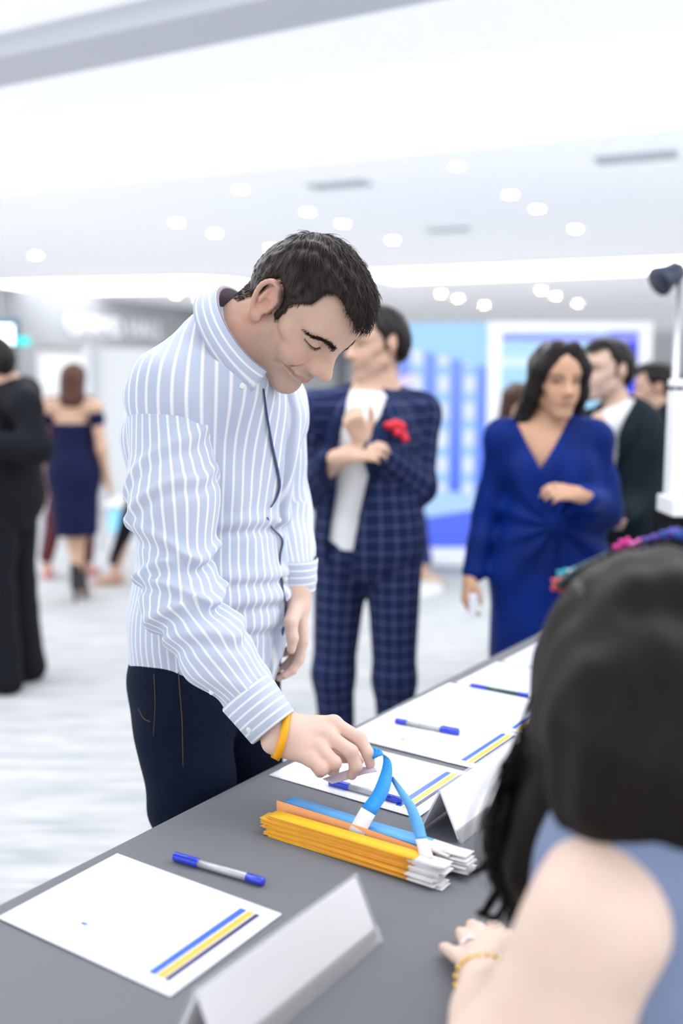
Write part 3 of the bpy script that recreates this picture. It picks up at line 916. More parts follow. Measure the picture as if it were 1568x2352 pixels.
# ------------------------------------------------------------------ people: shared anatomy
def head_field(sex='m', smile=0.0, detail=True, mouth_w=1.0):
    """head in local axes x right, y forward, z up, origin between the ear canals; metres"""
    f = S(); w_ = 1.0 if sex == 'm' else .94; j = 1.0 if sex == 'm' else .86
    f.ell((0, .002, .044), (.0755 * w_, .092, .081), k=.02)
    f.ell((0, .040, .046), (.060 * w_, .058, .060), k=.02)
    f.ell((0, .046, -.018), (.049 * w_, .050, .066), k=.02)
    f.ell((0, .040, -.058), (.042 * j, .045, .036), k=.02)
    for s in (-1, 1):
        f.cap((s * .052 * j, .012, -.046), (s * .016 * j, .078, -.087), .017, .015, k=.02)
        f.cap((s * .056 * w_, .040, -.002), (s * .040 * w_, .070, -.014), .013, .013, k=.018)
        f.cap((s * .047 * w_, .072, .034), (s * .012, .090, .028), .009 if sex == 'm' else .006, .010 if sex == 'm' else .006, k=.02)
        f.ell((s * .033, .068, -.036), (.016, .020, .022), k=.018)           # cheek
    f.ell((0, .080, -.091), (.020 * j, .018, .016), k=.02)
    # eye sockets, lids
    for s in (-1, 1):
        f.ell((s * .033, .097, .014), (.017, .013, .012), k=.014, sub=True)
        f.ell((s * .0325, .0745, .0145), (.0145, .0145, .0130), k=.004)
    # nose
    f.cap((0, .092, .025), (0, .1165, -.014), .0068, .0085, k=.013)
    f.ell((0, .1205, -.0205), (.0100, .0105, .0092), k=.008)
    for s in (-1, 1):
        f.ell((s * .0095, .1030, -.0165), (.0075, .0120, .0100), k=.010); f.ell((s * .0138, .1040, -.0265), (.0072, .0110, .0076), k=.009)
        f.ell((s * .0062, .1125, -.0335), (.0035, .0050, .0030), k=.003, sub=True)
    # mouth
    f.ell((0, .086, -.052), (.027, .017, .020), k=.015)
    mw, cy, cz = .0235 * mouth_w + .0165 * smile, .083 - .008 * smile, -.0525 + .0035 * smile
    my = cy + (.1005 - cy) * .72
    for s in (-1, 1):
        up_ = [(s * mw, cy, cz), (s * mw * .68, my, -.0495 + .001 * smile), (s * .006, .1005, -.0478)]
        lo_p = [(s * mw, cy, cz - .002), (s * mw * .66, my - .002, -.0560), (s * .007, .0985, -.0590)]
        f.chain(up_, [.0022, .0034, .0042], k=.005); f.chain(lo_p, [.0022, .0040, .0052], k=.005)
    f.cap((-.006, .1005, -.0478), (.006, .1005, -.0478), .0042, k=.004)
    f.cap((-.007, .0985, -.0590), (.007, .0985, -.0590), .0052, k=.004)
    if detail:
        for s in (-1, 1):
            cr_ = [A((s * (mw + .003), cy + .001, cz + .0015)), A((s * mw * .84, cy + (my - cy) * .55 + .003, cz - .0015)), A((s * mw * .66, my + .0035, -.0527)), A((s * .009, .1050, -.0530))]
            for i in range(3): f.cap(cr_[i], cr_[i + 1], (.0030, .0028, .0024)[i], (.0028, .0024, .0018)[i], k=.002, sub=True)
            if smile > 0:
                fo = [A((s * .029, .0895, -.033)), A((s * .040, .0800, -.0405)), A((s * .0480, .0690, -.0500)), A((s * .0485, .0640, -.0600))]
                for i in range(3): f.cap(fo[i], fo[i + 1], (.0014, .0026, .0028)[i], (.0026, .0028, .0014)[i], k=.008, sub=True)
                f.ell((s * .044, .062, -.034), (.010, .014, .012), k=.016)
        f.cap((-.009, .1050, -.0530), (.009, .1050, -.0530), .0018, k=.002, sub=True)
        f.cap((0, .1065, -.036), (0, .1080, -.0435), .0022, k=.005, sub=True)
    # ears
    for s in (-1, 1):
        ex = .0755 * w_
        f.ell((s * (ex + .001), -.008, .006), (.0060, .0165, .0285), k=.006)
        arc = [(-.002, .026, -.004), (.006, .017, .020), (.010, .002, .036), (.012, -.018, .036), (.012, -.030, .018), (.010, -.027, -.004), (.006, -.016, -.022), (.002, -.004, -.030)]
        pts = [A((s * (ex + a_), b_ * .85 - .004, c_)) for a_, b_, c_ in arc]
        if detail:
            pts = list(cr(pts, 20))
            for i in range(2, len(pts) - 1): f.cap(pts[i], pts[i + 1], .0036, .0036, k=.004)
            f.ell((s * (ex + .004), -.003, -.026), (.0045, .0085, .0085), k=.005)
            f.cap((s * (ex + .008), -.016, .020), (s * (ex + .008), -.014, -.004), .0030, .0035, k=.004)
            f.ell((s * (ex + .009), -.004, .000), (.0075, .0078, .0105), k=.004, sub=True)
            f.ell((s * (ex + .011), -.010, .022), (.0045, .0080, .0060), k=.004, sub=True)
            f.ell((s * (ex + .004), .008, -.004), (.004, .004, .006), k=.004)
    return f


def face_color(L, skin, lip, sex='m', stubble=0, brow=None, eye=None, scalp=None, cheek=.0, smile=0.0):
    """vertex colours in head-local coordinates (n,3)"""
    n = len(L); c = np.tile(A(skin, float), (n, 1)); x, y, z = np.abs(L[:, 0]), L[:, 1], L[:, 2]
    if stubble:
        jaw = smoothstep(-.022, -.042, z) * smoothstep(-.02, .03, y) + .8 * smoothstep(-.028, -.040, z) * smoothstep(.09, .1, y)
        jaw = np.clip(jaw, 0, 1) * smoothstep(-.14, -.11, z)
        c = c * (1 - stubble * jaw[:, None] * A([.34, .30, .24]))
    red = np.exp(-(((x - .043) / .02) ** 2 + ((z + .022) / .02) ** 2)) * (y > .04) * cheek + (np.exp(-((y - .12) / .015) ** 2 - ((z + .02) / .012) ** 2)) * cheek * .8
    red += (x > .070) * np.exp(-((y + .008) / .03) ** 2) * cheek * 1.3
    c = c * (1 - red[:, None] * A([.0, .25, .25]))
    cz = -.0525 + .0095 * smile
    mw_ = .0235 + .0165 * smile; cz = -.0525 + .0035 * smile; mz = np.interp(x, [0, mw_], [-.0533, cz - .001])
    li = smoothstep(1.0, .7, np.abs(z - mz + .0008) / np.interp(x, [0, .012, mw_], [.0078, .0066, .0015])) * smoothstep(mw_ + .002, mw_ - .004, x) * (y > .065) * .75
    c = c * (1 - li[:, None]) + A(lip) * li[:, None]
    if eye is not None:
        e = np.exp(-(((x - .0335 - .002 * smile) / .0125) ** 4 + ((z - eye[1]) / eye[2]) ** 4)) * (y > .06)
        c = c * (1 - e[:, None]) + A(eye[0]) * e[:, None]
    if brow is not None:
        bz = np.interp(x, [.010, .035, .056], [.0285, .0350, .0290])
        b = np.exp(-((z - bz) / .0038) ** 4) * (x > .011) * (x < .053) * (y > .05)
        c = c * (1 - .8 * b[:, None]) + A(brow) * .8 * b[:, None]
    if scalp is not None:
        m = scalp(L); c = c * (1 - m[:, None]) + A([.03, .022, .018]) * m[:, None]
    return c


def poly_sd(poly, y, z):
    """signed distance (negative inside) to a polygon in the y,z plane"""
    d = np.full(len(y), 1e9); ins = np.zeros(len(y), bool); n = len(poly)
    for i in range(n):
        a = A(poly[i], float); b = A(poly[(i + 1) % n], float); e = b - a
        wy, wz = y - a[0], z - a[1]; t = np.clip((wy * e[0] + wz * e[1]) / (e @ e), 0, 1)
        d = np.minimum(d, (wy - t * e[0]) ** 2 + (wz - t * e[1]) ** 2)
        c1 = (a[1] <= z) != (b[1] <= z)
        xs = a[0] + (z - a[1]) / (e[1] if abs(e[1]) > 1e-9 else 1e-9) * e[0]
        ins ^= c1 & (y < xs)
    d = np.sqrt(d); return np.where(ins, -d, d)


SHORT_HAIR = [(.114, .074), (.096, .080), (.0872, .0860), (.074, .0940), (.060, .0970), (.049, .0940), (.0455, .085), (.0475, .0745), (.0470, .060), (.034, .0467), (.0245, .029), (.0225, .010), (.0185, -.0125), (.008, -.009),
              (.010, .022), (-.004, .040), (-.022, .042), (-.034, .022), (-.036, -.012), (-.050, -.048), (-.075, -.060), (-.25, -.06), (-.25, .25), (.25, .25), (.25, .074)]


def hand_field(wr, d, n, side, curl=(.25, .45, .5), s=1.0, spread=.05, thumb=None):
    """wr wrist, d finger direction, n back-of-hand normal, side +1 right hand"""
    f = S(); d = nrm(d); n = nrm(n - (n @ d) * d); l = np.cross(n, d) * side; k = .010 * s
    offs = [(.026, .086, .072), (.0088, .090, .080), (-.0095, .086, .074), (-.0265, .078, .058)]
    for i, (o, mc, L) in enumerate(offs):
        b = wr + d * .004 * s + l * o * .55 * s
        m = wr + d * mc * s + l * o * s + n * .003 * s
        f.cap(b, m, .0145 * s, .0105 * s, k=.012 * s)
        cur = m; a = 0; dd = nrm(d + l * spread * (1.2 - i) * .8)
        for sg, cu, r0, r1 in ((.45, curl[0], .0098, .0088), (.30, curl[1], .0088, .0078), (.25, curl[2], .0078, .0064)):
            a += cu * (1 + .08 * i); di = dd * math.cos(a) - n * math.sin(a)
            nx = cur + di * L * sg * s
            f.cap(cur, nx, r0 * s * (1 - .04 * i), r1 * s * (1 - .04 * i), k=.004 * s); cur = nx
    t0 = wr + d * .020 * s + l * .020 * s - n * .004 * s
    if thumb is None: t1 = t0 + (d * .62 + l * .62 - n * .35) * .045 * s; t2 = t1 + (d * .85 + l * .25 - n * .3) * .034 * s; t3 = t2 + (d * .92 + l * .0 - n * .3) * .024 * s
    else: t1, t2, t3 = thumb
    f.cap(t0, t1, .0155 * s, .0125 * s, k=.014 * s); f.cap(t1, t2, .0115 * s, .0100 * s, k=.005 * s); f.cap(t2, t3, .0100 * s, .0078 * s, k=.005 * s)
    f.cap(wr - d * .03 * s, wr + d * .02 * s, .024 * s, .022 * s, k=.02 * s)
    return f


def axes(az, pitch=0.0, roll=0.0):
    """rows right, forward, up; az = heading in plan (math angle), pitch > 0 looks down"""
    h = A([math.cos(az), math.sin(az), 0]); fw = h * math.cos(pitch) - UP * math.sin(pitch); up = h * math.sin(pitch) + UP * math.cos(pitch)
    r = np.cross(fw, up)
    if roll:
        r, up = r * math.cos(roll) + up * math.sin(roll), up * math.cos(roll) - r * math.sin(roll)
    return A([r, fw, up])


M_skin = skin_mat('skin')


def field_mesh(name, parts, colf=None, smooth_it=1):
    """parts: list of (field, vox); joined into one mesh"""
    Vs, Qs, o = [], [], 0
    for f, vox in parts:
        V, Q = f.net(vox); V = relax(V, Q, smooth_it, .35); Vs.append(V); Qs.append(Q + o); o += len(V)
    V = np.vstack(Vs); Q = np.vstack(Qs)
    me = np_mesh(name, V, Q)
    if colf is not None:
        c = colf(V); set_attr(me, 'Col', np.hstack([np.clip(c, 0, 1), np.ones((len(V), 1))]))
    return me, V, Q


def strands(roots, dirs, nrmv, length, rad, seg=4, curve=None, jitter=.15, sides=3):
    """tapered hair strands as thin prisms; returns V, F"""
    n = len(roots); L = length if hasattr(length, '__len__') else np.full(n, length)
    p = roots.copy(); d = dirs / (np.linalg.norm(dirs, axis=1)[:, None] + 1e-9)
    pts = [p.copy()]
    for k in range(seg):
        if curve is not None: d = curve(p, d, k)
        d = d + rng.normal(0, jitter, d.shape); d /= np.linalg.norm(d, axis=1)[:, None]
        p = p + d * (L / seg)[:, None]; pts.append(p.copy())
    return tubes_from(pts, rad, sides)


def tubes_from(pts, rad, sides=3):
    seg = len(pts) - 1; n = len(pts[0]); V = np.zeros((n, seg + 1, sides, 3))
    for k in range(seg + 1):
        t = pts[min(k + 1, seg)] - pts[max(k - 1, 0)]; t /= np.linalg.norm(t, axis=1)[:, None] + 1e-9
        ref = np.where(np.abs(t[:, 2:3]) > .9, A([[1., 0, 0]]), A([[0, 0, 1.]]))
        a = np.cross(t, ref); a /= np.linalg.norm(a, axis=1)[:, None] + 1e-9; b = np.cross(t, a)
        r = rad * (1 - .85 * (k / seg) ** 2)
        for s in range(sides):
            an = 2 * math.pi * s / sides
            V[:, k, s] = pts[k] + (math.cos(an) * a + math.sin(an) * b) * (r if not hasattr(r, '__len__') else r[:, None])
    idx = np.arange(n * (seg + 1) * sides).reshape(n, seg + 1, sides); F = []
    for k in range(seg):
        for s in range(sides):
            s2 = (s + 1) % sides
            F.append(np.stack([idx[:, k, s], idx[:, k, s2], idx[:, k + 1, s2], idx[:, k + 1, s]], 1))
    return V.reshape(-1, 3), np.concatenate(F)


def hair_mat(name, col, rough=.42):
    m = new_mat(name, col, rough, spec=.18)
    return noise_var(m, 60, .45, stretch=(1, 1, .2))


def wrinkle(amp, freq, seed, ax=None):
    """3-D ridged folds for cloth"""
    r = np.random.default_rng(seed); ds = [nrm(r.normal(0, 1, 3) * (A([1, 1, 1.]) if ax is None else A(ax))) for _ in range(5)]; ph = r.uniform(0, 6.28, 5)
    def fn(p):
        o = 0
        for i, d in enumerate(ds):
            q = p @ d * freq * (1 + .37 * i) + ph[i] + 1.3 * np.sin(p @ ds[(i + 1) % 5] * freq * .6 + ph[(i + 2) % 5])
            o = o + np.sin(q) * amp / (1 + .4 * i)
        return o * .5
    return fn


# ------------------------------------------------------------------ generic standing figure
def skeleton(x, y, az, h, lean=0.0):
    """joints of a standing figure of height h; dictionary of world points, plus axes"""
    s = h / 1.75; R = axes(az); o = A([x, y, 0.])
    J = dict(pel=(0, 0, .95), wai=(0, 0, 1.09), che=(0, .01, 1.28), nec=(0, -.03, 1.47), hed=(0, .005, 1.605),
             shR=(.175, -.015, 1.425), elR=(.225, -.03, 1.13), wrR=(.235, .05, .885), shL=(-.175, -.015, 1.425), elL=(-.225, -.03, 1.13), wrL=(-.235, .05, .885),
             hiR=(.09, 0, .90), knR=(.10, .02, .49), anR=(.105, -.02, .085), toR=(.12, .13, .03), hiL=(-.09, 0, .90), knL=(-.10, .02, .49), anL=(-.105, -.02, .085), toL=(-.12, .13, .03))
    J = {k: o + s * (A(v, float) @ R) for k, v in J.items()}
    J['R'] = R; J['s'] = s; J['o'] = o
    return J


def body_field(J, sex, legs=True):
    f = S(); s = J['s']; R = J['R']; g = 1.0 if sex == 'm' else .88
    f.ell(J['che'], A([.155 * g, .105, .17]) * s, R, k=.05); f.ell(J['wai'], A([.135 * g, .098, .13]) * s, R, k=.06); f.ell(J['pel'], A([.16, .11, .12]) * s, R, k=.06)
    f.cap(J['shR'], J['shL'], .048 * s * g, k=.05); f.cap(J['nec'] - UP * .02, J['hed'] - UP * .03 * s - R[1] * .01, .057 * s * g, .051 * s * g, k=.03)
    for q in 'RL':
        f.chain([J['sh' + q], J['el' + q], J['wr' + q]], [.050 * s * g, .040 * s * g, .027 * s * g], k=.03)
        f.cap(J['nec'], J['sh' + q], .05 * s * g, .042 * s * g, k=.05)
        if legs:
            f.chain([J['hi' + q], J['kn' + q], J['an' + q]], [.082 * s, .055 * s, .036 * s], k=.04); f.cap(J['an' + q] - UP * .03 * s, J['to' + q], .034 * s, .024 * s, k=.03)
    return f


SKIN = {'a': (.66, .42, .29), 'b': (.54, .31, .20), 'c': (.64, .41, .30), 'd': (.70, .48, .38)}


def person(label, J, sex, skin, head=(0, 0, 0), hands=None, vox=.0075, eye=((.05, .035, .03), .0155, .0048), hair=None, hair_col=(.015, .012, .012), group=None, head_scale=1.0, smile=0, lip=None, brow=(.03, .02, .018)):
    root = empty('person', (J['o'][0], J['o'][1], 0), label, 'person', group)
    f = body_field(J, sex); s = J['s']; HR = axes(*head)
    hs = s * head_scale
    hf = head_field(sex, smile, detail=False).xf(HR, J['hed'], hs); f.add(hf)
    hands = hands or {}
    for q, side in (('R', 1), ('L', -1)):
        fd = nrm(J['wr' + q] - J['el' + q]); spec = hands.get(q, {})
        d = nrm(spec.get('d', fd)); n = spec.get('n', J['R'][0] * side)
        f.add(hand_field(J['wr' + q] + fd * .015, d, n, side, spec.get('curl', (.35, .5, .5)), .98 * s * (.93 if sex == 'f' else 1)))
    sk = A(SKIN[skin]); lip = lip or tuple(sk * A([.85, .62, .62]))
    def colf(V):
        L = ((V - J['hed']) @ HR.T) / hs
        near = np.linalg.norm(L, axis=1) < .19
        c = np.tile(sk, (len(V), 1))
        c[near] = face_color(L[near], sk, lip, sex, .5 if sex == 'm' else 0, brow, eye, None, .2)
        return c
    me, V, Q = field_mesh('body', [(f, vox)], colf)
    link('body', me, M_skin, root)
    HP = lambda p: J['hed'] + hs * (A(p, float) @ HR)
    if hair: hair_piece(root, J, HR, hs, hair, hair_col, vox)
    J['HP'] = HP; J['HR'] = HR; J['hs'] = hs
    return root


def hair_piece(root, J, HR, hs, kind, col, vox):
    f = S()
    if kind == 'short':
        f.ell((0, -.002, .050), (.083, .101, .089), k=.02); f.ell((0, .050, .076), (.064, .058, .058), k=.03); f.ell((0, -.040, .01), (.076, .066, .075), k=.03)
        f.xf(HR, J['hed'], hs)
        f.cut(lambda p: poly_sd(SHORT_HAIR, ((p - J['hed']) @ HR[1]) / hs, ((p - J['hed']) @ HR[2]) / hs) * hs)
        f.dispf = wrinkle(.004, 160, 5)
    elif kind == 'long':       # centre parted, falling behind the shoulders
        f.ell((0, -.008, .048), (.084, .102, .088), k=.02)
        for sx in (-1, 1):
            f.chain([A((sx * .030, .060, .115)), A((sx * .074, .045, .050)), A((sx * .084, .012, -.030)), A((sx * .088, -.030, -.120)), A((sx * .085, -.045, -.165))], [.026, .026, .028, .030, .022], k=.02)
        f.ell((0, -.060, -.06), (.085, .05, .11), k=.03)
        f.ell((0, .098, .0), (.056, .062, .088), k=.01, sub=True)
        f.xf(HR, J['hed'], hs); f.dispf = wrinkle(.003, 150, 3, (1, 1, .15))
    elif kind == 'down':       # seen from behind, shoulder-length waves
        f.ell((0, -.012, .052), (.088, .108, .092), k=.02); f.ell((0, -.050, -.05), (.092, .060, .115), k=.04); f.ell((0, -.058, -.115), (.088, .052, .060), k=.04)
        f.ell((0, .10, -.01), (.06, .07, .09), k=.01, sub=True)
        f.xf(HR, J['hed'], hs); f.dispf = wrinkle(.007, 90, 9)
    V, Q = f.net(max(vox, .004)); V = relax(V, Q, 1, .3)
    link('hair', np_mesh('hair', V, Q), hair_mat('hair_fibre', col), root)


def garment(root, name, f, mat, vox, bones=None, smooth_it=1):
    V, Q = f.net(vox); V = relax(V, Q, smooth_it, .35)
    me = np_mesh(name, V, Q)
    if bones is not None: set_attr(me, 'fab', fab_coords(V, bones))
    return link(name, me, mat, root)


def top_field(J, sex, off, hem, sleeve=1.0, loose=0.0, belly=0.0):
    """jacket, shirt or dress bodice over the body; hem = height of the lower edge, sleeve = share of the arm covered"""
    f = S(); s = J['s']; R = J['R']; g = 1.0 if sex == 'm' else .88
    f.ell(J['che'], A([.155 * g, .110, .17]) * s + off, R, k=.05); f.ell(J['wai'], A([.140 * g, .102 + belly, .14]) * s + off + loose, R, k=.06)
    f.ell(J['pel'], A([.165, .118, .15]) * s + off + loose, R, k=.06)
    f.cap(J['shR'], J['shL'], .048 * s * g + off, k=.05)
    for q in 'RL':
        f.cap(J['nec'] - UP * .02, J['sh' + q], .048 * s * g + off * .7, .044 * s * g + off, k=.05)
        if sleeve > 0:
            w1 = J['el' + q] + (J['wr' + q] - J['el' + q]) * min(1, max(0, sleeve * 2 - 1)) * .96
            pts = [J['sh' + q], J['el' + q], w1] if sleeve > .5 else [J['sh' + q], J['sh' + q] + (J['el' + q] - J['sh' + q]) * sleeve * 2]
            f.chain(pts, [.052 * s * g + off, .044 * s * g + off, .034 * s * g + off][:len(pts)], k=.03)
    f.cut(lambda p: np.where(np.abs((p - J['pel']) @ R[0]) < 10, hem - p[:, 2], -1) if hem is not None else -np.ones(len(p)))
    return f


def leg_field(J, off, flare=0.0, short=0.0):
    f = S(); s = J['s']; R = J['R']
    f.ell(J['pel'] - UP * .01, A([.163, .115, .13]) * s + off * .6, R, k=.05)
    for q in 'RL':
        e = J['an' + q] - UP * (.02 - short) * s
        f.chain([J['hi' + q], J['kn' + q], e], [.085 * s + off, .060 * s + off + flare * .5, .045 * s + off + flare], k=.035)
    return f


def shoes(root, J, mat, heel=0.0, soles=None):
    for q in 'RL':
        a, t = J['an' + q], J['to' + q]; s = J['s']; f = S()
        z = A([0, 0, 1.]); ag = A([a[0], a[1], .045 * s]); tg = A([t[0], t[1], .030 * s]); d = nrm(tg - ag)
        f.cap(ag - d * .03 * s, ag + d * .06 * s, .040 * s, .038 * s, k=.03); f.cap(ag + d * .06 * s, tg, .040 * s, .028 * s, k=.03)
        f.halfspace((0, 0, .004), (0, 0, -1))
        sh = garment(root, 'shoe', f, mat, .008)
        MB().box((ag + tg) / 2 * A([1, 1, 0]) + UP * .006, (.115 * s, .036 * s, .006), d * A([1, 1, 0]), np.cross(UP, d), UP).build('sole', soles or mat, sh, bevel=.004)


def torso_bones(J):
    R = J['R']; s = J['s']
    b = [([J['pel'] - UP * .2, J['che'] + UP * .25], R[1], .12, .17, .15 * s)]
    for q in 'RL': b.append(([J['sh' + q], J['el' + q], J['wr' + q]], R[1], 1, 1, .06 * s))
    return b


def leg_bones(J):
    return [([J['hi' + q] + UP * .2, J['kn' + q], J['an' + q]], J['R'][1], 1, 1, .085 * J['s']) for q in 'RL']
# ------------------------------------------------------------------ the bowed man in the striped shirt
MAZ = math.radians(-24)
MF = A([math.cos(MAZ), math.sin(MAZ), 0]); MR = np.cross(MF, UP)          # facing the table; his right
BR = A([MR, MF, UP])
pel = P(478, 1600, 1.84) * A([1, 1, 0]) + UP * .95
def mb(x, y, z): return A([pel[0], pel[1], 0]) + MR * x + MF * y + UP * z
man = empty('person', (pel[0], pel[1], 0), 'man in a blue and white striped shirt bowing over the table, holding a wristband', 'person')
shR = P(378, 935, 1.63); elR = P(412, 1385, 1.60); wrR = P(640, 1685, 1.53)
shL = P(612, 935, 1.88); elL = P(640, 1165, 1.96); wrL = P(680, 1345, 1.86)
neck = P(500, 795, 1.69)
cN = P(506, 787, 1.605) - MR * .074; cax = nrm(UP * .57 + MF * .80)
HAZ = math.radians(-33); HP_ = math.radians(53)
HR = axes(HAZ, HP_)
hed = P(616, 704, 1.60) - HR[0] * .078
HS = 1.0
# head and neck
hf = head_field('m', smile=1.0).xf(HR, hed, HS)
nk = S()
nk.add(hf)
nk.cap(hed - HR[2] * .045 - HR[1] * .018, cN - cax * .03, .055, .060, k=.03)
nk.cap(hed - HR[2] * .02 - HR[1] * .042, cN - cax * .03 + UP * .008, .044, .050, k=.035)
# trunk, arms, legs under the clothes
tr = S()
tr.ell(mb(0, .03, 1.27), (.14, .09, .17), BR, k=.05); tr.ell(mb(0, .01, 1.02), (.12, .075, .18), BR, k=.05)
tr.cap(shR, shL, .045, k=.05); tr.cap(cN - cax * .08, mb(0, .02, 1.25), .06, .08, k=.05)
tr.chain([shR, elR, wrR], [.040, .036, .028], k=.03); tr.chain([shL, elL, wrL], [.042, .036, .028], k=.03)
hipR, hipL = mb(.095, 0, .92), mb(-.095, 0, .92)
knR, knL = mb(.10, .04, .50), mb(-.11, .03, .50); anR, anL = mb(.10, .02, .085), mb(-.12, .0, .085)
for h_, k_, a_ in ((hipR, knR, anR), (hipL, knL, anL)):
    tr.chain([h_ - UP * .06, k_, a_], [.062, .048, .036], k=.04); tr.cap(a_ - UP * .04, a_ + MF * .15 - UP * .055, .034, .026, k=.03)
# right hand from the photograph's knuckle positions
def hp(x, y, Y): return P(x, y, Y)
hr = S()
mcp = [hp(766, 1662, 1.560), hp(750, 1688, 1.538), hp(733, 1718, 1.522), hp(714, 1742, 1.512)]
pip = [hp(825, 1697, 1.535), hp(806, 1727, 1.508), hp(768, 1752, 1.494), hp(741, 1766, 1.490)]
dip = [hp(845, 1730, 1.522), hp(817, 1760, 1.505), hp(764, 1768, 1.512), hp(735, 1772, 1.508)]
tip = [hp(850, 1755, 1.520), hp(808, 1780, 1.510), hp(748, 1758, 1.530), hp(722, 1762, 1.524)]
wrb = [wrR + (mcp[0] - mcp[3]) * q for q in (.28, .10, -.10, -.28)]
for i in range(4):
    q = [1.0, 1.02, .98, .9][i]
    hr.cap(wrb[i], mcp[i], .0165, .0130 * q, k=.014)
    hr.cap(mcp[i], pip[i], .0125 * q, .0112 * q, k=.006); hr.cap(pip[i], dip[i], .0112 * q, .0098 * q, k=.004); hr.cap(dip[i], tip[i], .0098 * q, .0080 * q, k=.004)
    hr.ell(mcp[i] - nrm(mcp[i] - A([0, 0, 1.45])) * .003, (.0115, .0115, .0115), k=.008)
t1, t2, t3 = hp(735, 1715, 1.575), hp(785, 1735, 1.572), hp(825, 1745, 1.550)
hr.cap(hp(665, 1690, 1.552), t1, .018, .014, k=.015); hr.cap(t1, t2, .0135, .0115, k=.006); hr.cap(t2, t3, .0115, .0085, k=.005)
hr.cap(wrR + (elR - wrR) * .35, wrR + (mcp[1] - wrR) * .15, .030, .0275, k=.02)
# left hand hanging, fingers relaxed
hl = hand_field(wrL - UP * .012, nrm(A([.03, -.06, -1.0])), nrm(A([.9, .25, .06])), -1, (.22, .42, .4), 1.06,
                thumb=(P(668, 1430, 1.785), P(672, 1465, 1.775), P(669, 1492, 1.772)))
hl.cap(wrL + (elL - wrL) * .35, wrL, .030, .027, k=.02)
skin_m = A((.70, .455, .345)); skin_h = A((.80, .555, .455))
def man_col(V):
    L = ((V - hed) @ HR.T) / HS
    c = np.tile(skin_m, (len(V), 1)); near = np.linalg.norm(L - A([0, .02, 0]), axis=1) < .17
    def scalp(l): return smoothstep(.004, -.004, poly_sd(SHORT_HAIR, l[:, 1], l[:, 2])) * .85
    c[near] = face_color(L[near], skin_m, (.52, .26, .21), 'm', .6, None, ((.055, .035, .028), .0083, .0012), scalp, .45, smile=1.0)
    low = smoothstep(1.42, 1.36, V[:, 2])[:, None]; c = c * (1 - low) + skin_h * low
    # warmer knuckles and fingertips
    for p_ in mcp + pip + tip:
        d = np.linalg.norm(V - p_, axis=1); k_ = np.exp(-(d / .014) ** 2) * .22
        c = c * (1 - k_[:, None] * A([0, .35, .35]))
    return c
me, HV, HQ = field_mesh('body', [(nk, .0018), (tr, .012), (hr, .0021), (hl, .0026)], man_col)
link('body', me, M_skin, man)
print('man body', len(HV))

# hair: scalp cap plus strands
hc = S()
hc.ell((0, .001, .047), (.0795, .0965, .0860), k=.02); hc.ell((0, .045, .062), (.066, .058, .058), k=.03); hc.ell((0, -.030, .012), (.0755, .066, .065), k=.03)
hc.xf(HR, hed, HS)
hc.cut(lambda p: poly_sd(SHORT_HAIR, (p - hed) @ HR[1], (p - hed) @ HR[2]) + .002)
hc.dispf = wrinkle(.002, 220, 5)
CV, CQ = hc.net(.003); CV = relax(CV, CQ, 2, .5); CN = vnormals(CV, CQ)
M_hair = hair_mat('dark_brown_hair', (.034, .024, .020), .40)
hair_o = link('hair', np_mesh('hair', CV, CQ), M_hair, man)
CL = (CV - hed) @ HR.T
okm = (poly_sd(SHORT_HAIR, CL[:, 1], CL[:, 2]) < -.001) & (((CN @ HR.T) * (CL - A([0, 0, .03]))).sum(1) > 0)
sel = rng.choice(np.where(okm)[0], 9500)
rl = CL[sel] + rng.normal(0, .0012, (len(sel), 3)); nl = CN[sel] @ HR.T
crown = A([0, -.055, .125])
fl = rl - crown; fl[:, 1] += .05 * (rl[:, 2] > .08)
fl[:, 2] -= .02
fl -= (fl * nl).sum(1)[:, None] * nl; fl /= np.linalg.norm(fl, axis=1)[:, None] + 1e-6
lift = np.where(rl[:, 2] > .08, .24, .10)[:, None]
ln = np.interp(rl[:, 2], [-.05, .02, .07, .12], [.006, .010, .022, .030]) * rng.uniform(.7, 1.15, len(sel)) * np.clip(-poly_sd(SHORT_HAIR, rl[:, 1], rl[:, 2]) / .028 + .22 + .5 * (rl[:, 1] > .09), .2, 1)
def bend(p, d, k):
    g = p - A([0, .0, .045]); g = g / np.linalg.norm(g, axis=1)[:, None]; return d - g * (.10 * k)
SV, SF = strands(rl - nl * .002, fl + lift * nl + A([0, .18, 0]), nl, ln, .00055, 4, bend, .07)
HN = vnormals(HV, HQ); HL = (HV - hed) @ HR.T
hm = np.where((np.linalg.norm(HL, axis=1) < .16) & (poly_sd(SHORT_HAIR, HL[:, 1], HL[:, 2]) < .0005) & (HL[:, 2] < .05) & (np.abs(HL[:, 0]) < .0765))[0]
s2 = rng.choice(hm, 3000); n2 = HN[s2] @ HR.T; f2 = A([[0, -.25, -1.0]]) + np.where(HL[s2][:, 1:2] > 0, A([[0, .3, 0]]), A([[0, -.2, 0]])); f2 = f2 - (f2 * n2).sum(1)[:, None] * n2
S2, F2 = strands(HL[s2], f2 + .25 * n2, n2, rng.uniform(.004, .009, 3000), .00042, 3, None, .08)
SF = np.vstack([SF, F2 + len(SV)]); SV = np.vstack([SV, S2])
so = link('hair_strands', np_mesh('hair_strands', hed + SV @ HR, SF), M_hair, hair_o); tag(so, kind='stuff')
